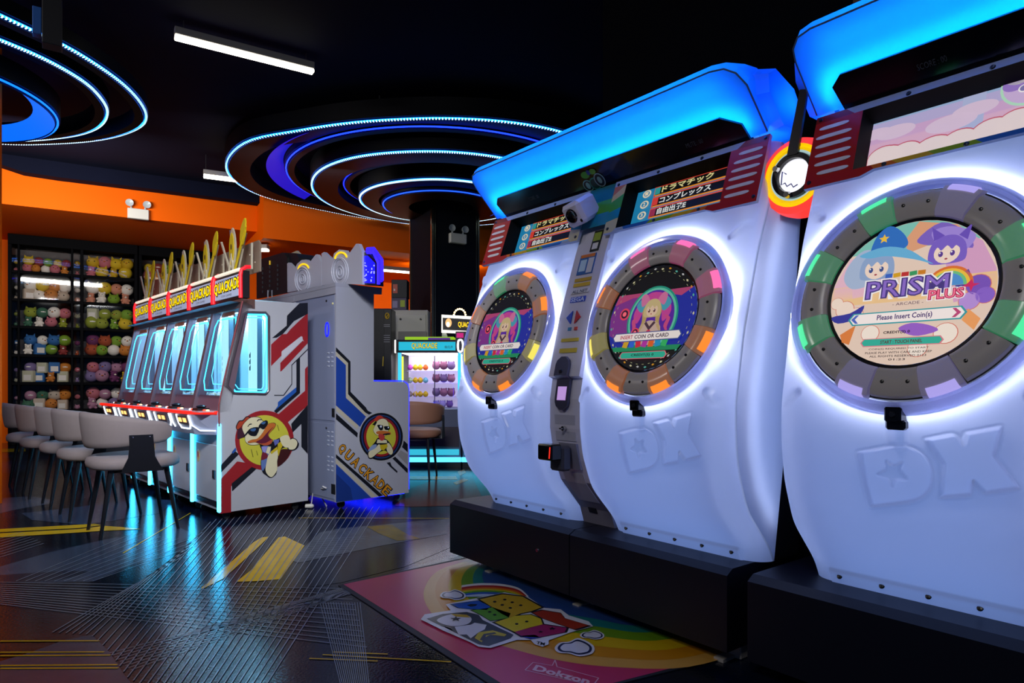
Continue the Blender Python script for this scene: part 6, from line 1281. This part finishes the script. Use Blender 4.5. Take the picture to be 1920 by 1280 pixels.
# pale cabinet, black cabinet and boxes
t = thing('pale_steel_cabinet', ((769-960)/FPX*8.8, 8.8, 0), 0, 'tall pale grey steel cabinet in front of the black column', 'cabinet'); X = Matrix.Translation((0, 0, 0)); xa, xb = (735-960)/FPX*8.7, (803-960)/FPX*8.7; zt = 1+(718-581)*8.7/FPX
mb = MB(); mb.box(xa, xb, 8.70, 8.95, .04, zt, .012); mb.build('body', mat('pale_steel', '#b8b2a8', .45), t)
mb = MB(); mb.box(xa+.04, xb-.03, 8.688, 8.70, .3, zt-.06, .004); dr = mb.build('door', mat('pale_steel2', '#bdb8ae', .45), t)
for px in (751, 789): mb = MB(); mb.lathe([(0, .008), (.014, .006), (.016, 0)], ((px-960)/FPX*8.68, 8.688, zt-.12), (1, 0, 0), (0, 0, 1), (0, -1, 0), 10); mb.build('lock', paint('#3a3630', .3), dr)
mb = MB(); p = pz(754, 640, 8.68); mb.box(p.x-.05, p.x+.32, 8.670, 8.688, p.z, p.z+.13, .004); mb.build('junction_panel', paint('#7a7570', .4), t)
t = thing('black_slim_cabinet', ((716-960)/FPX*8.3, 8.3, 0), 0, 'slim black cabinet with yellow emblem left of the pale steel cabinet', 'cabinet'); xa, xb = (697-960)/FPX*8.2, (734-960)/FPX*8.2
mb = MB(); mb.box(xa, xb, 8.2, 8.5, 0, 1+(718-578)*8.2/FPX, .01); mb.build('body', mat('slim_black', '#0c0d12', .35), t)
mb = MB(); mb.box((720-960)/FPX*8.2, xb, 8.19, 8.2, .3, 1+(718-580)*8.2/FPX, .004); dr = mb.build('door', mat('slim_black2', '#15161c', .35), t)
mb = MB(); mb.tube([pz(x, y, 8.18) for x, y in circ(726, 592, 3.4, 5.2, 16)], .007, 6, True); mb.tube([pz(724, 596, 8.18), pz(728, 589, 8.18)], .006, 5); mb.build('yellow_emblem', paint('#c8a020', .4), dr)
for y in (608, 611, 628, 632, 636, 640): mb = MB(); mb.poly([pz(x, yy, 8.186) for x, yy in ((719.5, y+1.2), (731, y+1.2), (731, y), (719.5, y))]); mb.build('printed_line', paint('#8a8a90', .5), dr)
mb = MB(); mb.poly([pz(x, yy, 8.186) for x, yy in ((717, 686), (718.5, 686), (719.5, 668), (718, 668))]); mb.build('yellow_mark', paint('#d8b020', .5), dr)
for nm, x0, x1, y0, y1, c, lb in (('carton_box', 735, 764, 554, 525, '#101216', 'black picture box on top of the pale steel cabinet'), ('printed_box', 735, 763, 578, 558, '#4a4058', 'purple grey printed box under the black picture box')):
    a = pz(x0, y0, 8.75); b = pz(x1, y1, 8.75); zb = zt if nm == 'printed_box' else 1+(718-559)*8.75/FPX
    if nm == 'printed_box': zt2 = 1+(718-559)*8.75/FPX; z0, z1 = zt+.001, zt2
    else: z0, z1 = 1+(718-559)*8.75/FPX+.001, b.z
    t = thing(nm, ((a.x+b.x)/2, 8.8, z0), 0, lb, 'box'); mb = MB(); mb.box(a.x, b.x, 8.71, 8.91, z0, z1, .004); mb.build('carton', paint(c, .5), t)
    mb = MB()
    if nm == 'carton_box': mb.use(paint('#b85a48', .5)); mb.box(a.x+.02, a.x+.08, 8.705, 8.71, z0+.06, z1-.06); mb.use(paint('#d8c8c0', .5)); mb.box(a.x+.03, a.x+.05, 8.702, 8.705, z0+.09, z1-.12)
    else: mb.use(paint('#a0b030', .5)); mb.box(b.x-.08, b.x-.02, 8.705, 8.71, z0+.04, z1-.03); mb.use(paint('#8a80a0', .5)); mb.box(a.x+.015, a.x+.08, 8.705, 8.71, z0+.03, z1-.04)
    mb.build('printed_picture', None, t)
# brown chair at the claw machine
chair(-1.02, 7.05, -.05, 'brown upholstered chair in front of the claw machine', brown, None, 'dining_chair')
# ---------------------------------------------------------------- printed mat in front of the white machines
MZ = .004; MATP = Plane((0, 0, MZ), UP)
t = tag(MB().use(mat('mat_edge', '#20222a', .5)).prism([np.array(MATP(x, y))-np.array([0, 0, MZ-.0004]) for x, y in ((634, 1096), (893, 1040), (1490, 1190), (1425, 1215), (985, 1325))], (0, 0, MZ-.0008)).build('floor_mat'), 'pink and rainbow printed floor mat below the white machines', 'floor mat')
def mp(x, y, l=0): return MATP(x, y, .0003*l)
mb = MB(); SM = lambda pts: scr(1920/720, 620, 1020, pts); SN = lambda pts: scr(1920/660, 820, 880, pts)
def md(c, pts, l): mb.use(mat('matprint_'+c.lstrip('#'), c, .28, bump=.02, bscale=200)); mb.poly([mp(x, y, l) for x, y in pts])
md('#c4305c', [(644, 1095), (893, 1043), (1480, 1190), (1416, 1212), (1000, 1318)], 1)
bands = [('#d8a24a', 0), ('#d08a14', 1), ('#d8b414', 2), ('#6a9a1c', 3), ('#1c7a78', 4), ('#284a8c', 5)]
out_ = [(900, 1046), (862, 1055), (818, 1072), (797, 1100), (797, 1128), (820, 1160), (870, 1190), (940, 1210), (1040, 1236), (1150, 1250), (1290, 1250), (1425, 1212)]
inn_ = [(935, 1054), (930, 1056), (925, 1062), (922, 1072), (925, 1085), (935, 1098), (960, 1112), (1000, 1124), (1050, 1134), (1110, 1145), (1180, 1160), (1260, 1150)]
o_s, i_s = smoothpoly(out_, 5, False), smoothpoly(inn_, 5, False)
for k, (c, _) in enumerate(bands):
    f0 = (0, .17, .36, .55, .72, .86)[k]; ring = [(a[0]+(b[0]-a[0])*f0, a[1]+(b[1]-a[1])*f0) for a, b in zip(o_s, i_s)]; md(c, ring+[(1430, 1195), (1180, 1110), (930, 1050)], 2+k)
mb.build('printed_bands', None, t)
mb = MB()
def outl(c, pts, l, k, cc='#12141f'):
    P = np.array(pts); m = P.mean(0); md(cc, [tuple(m+(p-m)*k) for p in P], l); md(c, pts, l+1)
rb = [(655, 215), (740, 205), (850, 208), (940, 228), (990, 270)]
for k, (c, o) in enumerate((('#e8e8e8', -10), ('#a82020', 0), ('#d86a14', 10), ('#c8b418', 18), ('#5a9a1c', 26), ('#2a5ab0', 34), ('#b8c8d8', 44))):
    top_ = smoothpoly([(x, y+o) for x, y in rb], 4, False); md(c, SM(top_+[(960, 285), (760, 262), (650, 262-abs(o)*0)]), 9+k)
def cloud(cx, cy, rx, ry, l):
    pts = smoothpoly([(cx-rx, cy+.1*ry), (cx-.75*rx, cy-.5*ry), (cx-.3*rx, cy-.6*ry), (cx+.1*rx, cy-ry), (cx+.6*rx, cy-.6*ry), (cx+.9*rx, cy), (cx+.8*rx, cy+.7*ry), (cx+.2*rx, cy+ry), (cx-.3*rx, cy+.7*ry), (cx-.8*rx, cy+.6*ry)], 4)
    md('#e2e2e6', SM([(cx+(x-cx)*1.16, cy+(y-cy)*1.2) for x, y in pts]), l); md('#1a2550', SM(pts), l+1); md('#d8d8de', SM([(cx+(x-cx)*.84, cy+(y-cy)*.78) for x, y in pts]), l+2)
cloud(614, 252, 58, 22, 17); cloud(1310, 452, 55, 20, 17); cloud(1224, 514, 90, 38, 17)
md('#e2e2e6', SM([(575, 300), (735, 268), (870, 240), (985, 262), (1070, 318), (1150, 325), (1190, 355), (1290, 385), (1312, 410), (1200, 440), (1090, 480), (1090, 500), (1060, 512), (1020, 500), (1000, 478), (930, 478), (800, 518), (740, 512), (700, 490), (560, 430), (450, 375), (470, 350), (600, 330)]), 17)
for c, p in (('#c8a21c', [(745, 275), (860, 250), (960, 262), (1055, 315), (1000, 335), (950, 345), (895, 368), (850, 345), (800, 310)]), ('#1f58b8', [(605, 300), (740, 282), (800, 312), (780, 328), (680, 322), (640, 318)]), ('#5c9a22', [(705, 330), (810, 315), (900, 345), (890, 368), (800, 382), (750, 352)]),
             ('#d8c21c', [(820, 390), (920, 358), (1000, 352), (1050, 372), (1060, 400), (1000, 415), (920, 438)]), ('#a01c5c', [(920, 438), (1060, 400), (1180, 418), (1170, 440), (1040, 465), (960, 462)]), ('#a83018', [(1010, 342), (1060, 330), (1150, 345), (1170, 370), (1290, 405), (1220, 425), (1130, 395), (1050, 365)]), ('#2a3aa8', [(945, 458), (1020, 452), (1050, 466), (1000, 474)])):
    P = np.array(p, float); m = P.mean(0); md('#12141f', SM([tuple(m+(q-m)*1.10) for q in P]), 20)
for c, p in (('#c8a21c', [(745, 275), (860, 250), (960, 262), (1055, 315), (1000, 335), (950, 345), (895, 368), (850, 345), (800, 310)]), ('#1f58b8', [(605, 300), (740, 282), (800, 312), (780, 328), (680, 322), (640, 318)]), ('#5c9a22', [(705, 330), (810, 315), (900, 345), (890, 368), (800, 382), (750, 352)]),
             ('#d8c21c', [(820, 390), (920, 358), (1000, 352), (1050, 372), (1060, 400), (1000, 415), (920, 438)]), ('#a01c5c', [(920, 438), (1060, 400), (1180, 418), (1170, 440), (1040, 465), (960, 462)]), ('#a83018', [(1010, 342), (1060, 330), (1150, 345), (1170, 370), (1290, 405), (1220, 425), (1130, 395), (1050, 365)]), ('#2a3aa8', [(945, 458), (1020, 452), (1050, 466), (1000, 474)])):
    md(c, SM(p), 21)
for x, y in ((820, 287), (870, 276), (908, 290), (950, 305), (858, 303), (898, 318), (930, 398), (980, 386), (795, 338), (820, 352)): md('#12141f', SM(circ(x, y, 9, 4.5, 10)), 22)
md('#12141f', SM([(680, 305), (700, 298), (735, 300), (725, 308), (700, 312)]), 22)
def star(cx, cy, rx, ry, c, l): md(c, SM([(cx+rx*(1 if k % 2 == 0 else .42)*math.sin(k*PI/5), cy-ry*(1 if k % 2 == 0 else .42)*math.cos(k*PI/5)) for k in range(10)]), l)
star(1108, 421, 22, 9, '#12141f', 22); star(1050, 437, 16, 7, '#12141f', 22)
md('#3c3e48', SM([(480, 372), (560, 348), (680, 338), (740, 352), (760, 378), (915, 452), (900, 470), (790, 508), (740, 500), (600, 430)]), 20)
md('#d8d8de', SM(smoothpoly([(530, 380), (600, 350), (680, 355), (705, 375), (680, 400), (600, 408)], 4)), 21); md('#c8a21c', SM([(600, 348), (680, 352), (700, 366), (630, 362)]), 22); star(626, 373, 30, 14, '#3c3e48', 23)
md('#d8d8de', SM([(620, 412), (700, 402), (720, 392), (780, 402), (770, 425), (740, 440), (700, 470), (680, 450), (640, 452)]), 21); md('#c8b41c', SM([(720, 468), (740, 440), (810, 430), (880, 450), (870, 460), (800, 452), (770, 465), (755, 490)]), 22); md('#3c3e48', SM([(745, 478), (765, 448), (820, 440), (830, 446), (778, 455), (762, 482)]), 23)
md('#e2e2e6', SM([(560, 418), (570, 410), (610, 425), (600, 440)]), 20)
mb.build('printed_logo', None, t)
mb = MB(); mb.use(mat('matprint_e0b8c4', '#e0b8c4', .3))
fn = quadmap(SM([(1012, 628), (1285, 700), (1300, 672), (1030, 604)]), MATP, .0012); lettering(mb, 'Dokzon', fn, .04)
fr = SM([(972, 628), (1012, 590), (1108, 606), (1122, 578), (1132, 612), (1340, 668), (1312, 705), (1150, 670), (972, 628)])
for a, b in zip(fr[:-1], fr[1:]):
    A, B = mp(*a, 4), mp(*b, 4); d = B-A; d /= np.linalg.norm(d); n_ = np.array([-d[1], d[0], 0])*.0018; mb.poly([A-n_, B-n_, B+n_, A+n_])
mb.build('printed_lettering', None, t); mb = MB(); mb.use(mat('matprint_12141f', '#12141f', .28)); lettering(mb, 'TM', quadmap(SM([(1028, 497), (1068, 505), (1072, 492), (1032, 484)]), MATP, .0068), .02)
mb.build('printed_lettering', None, t)
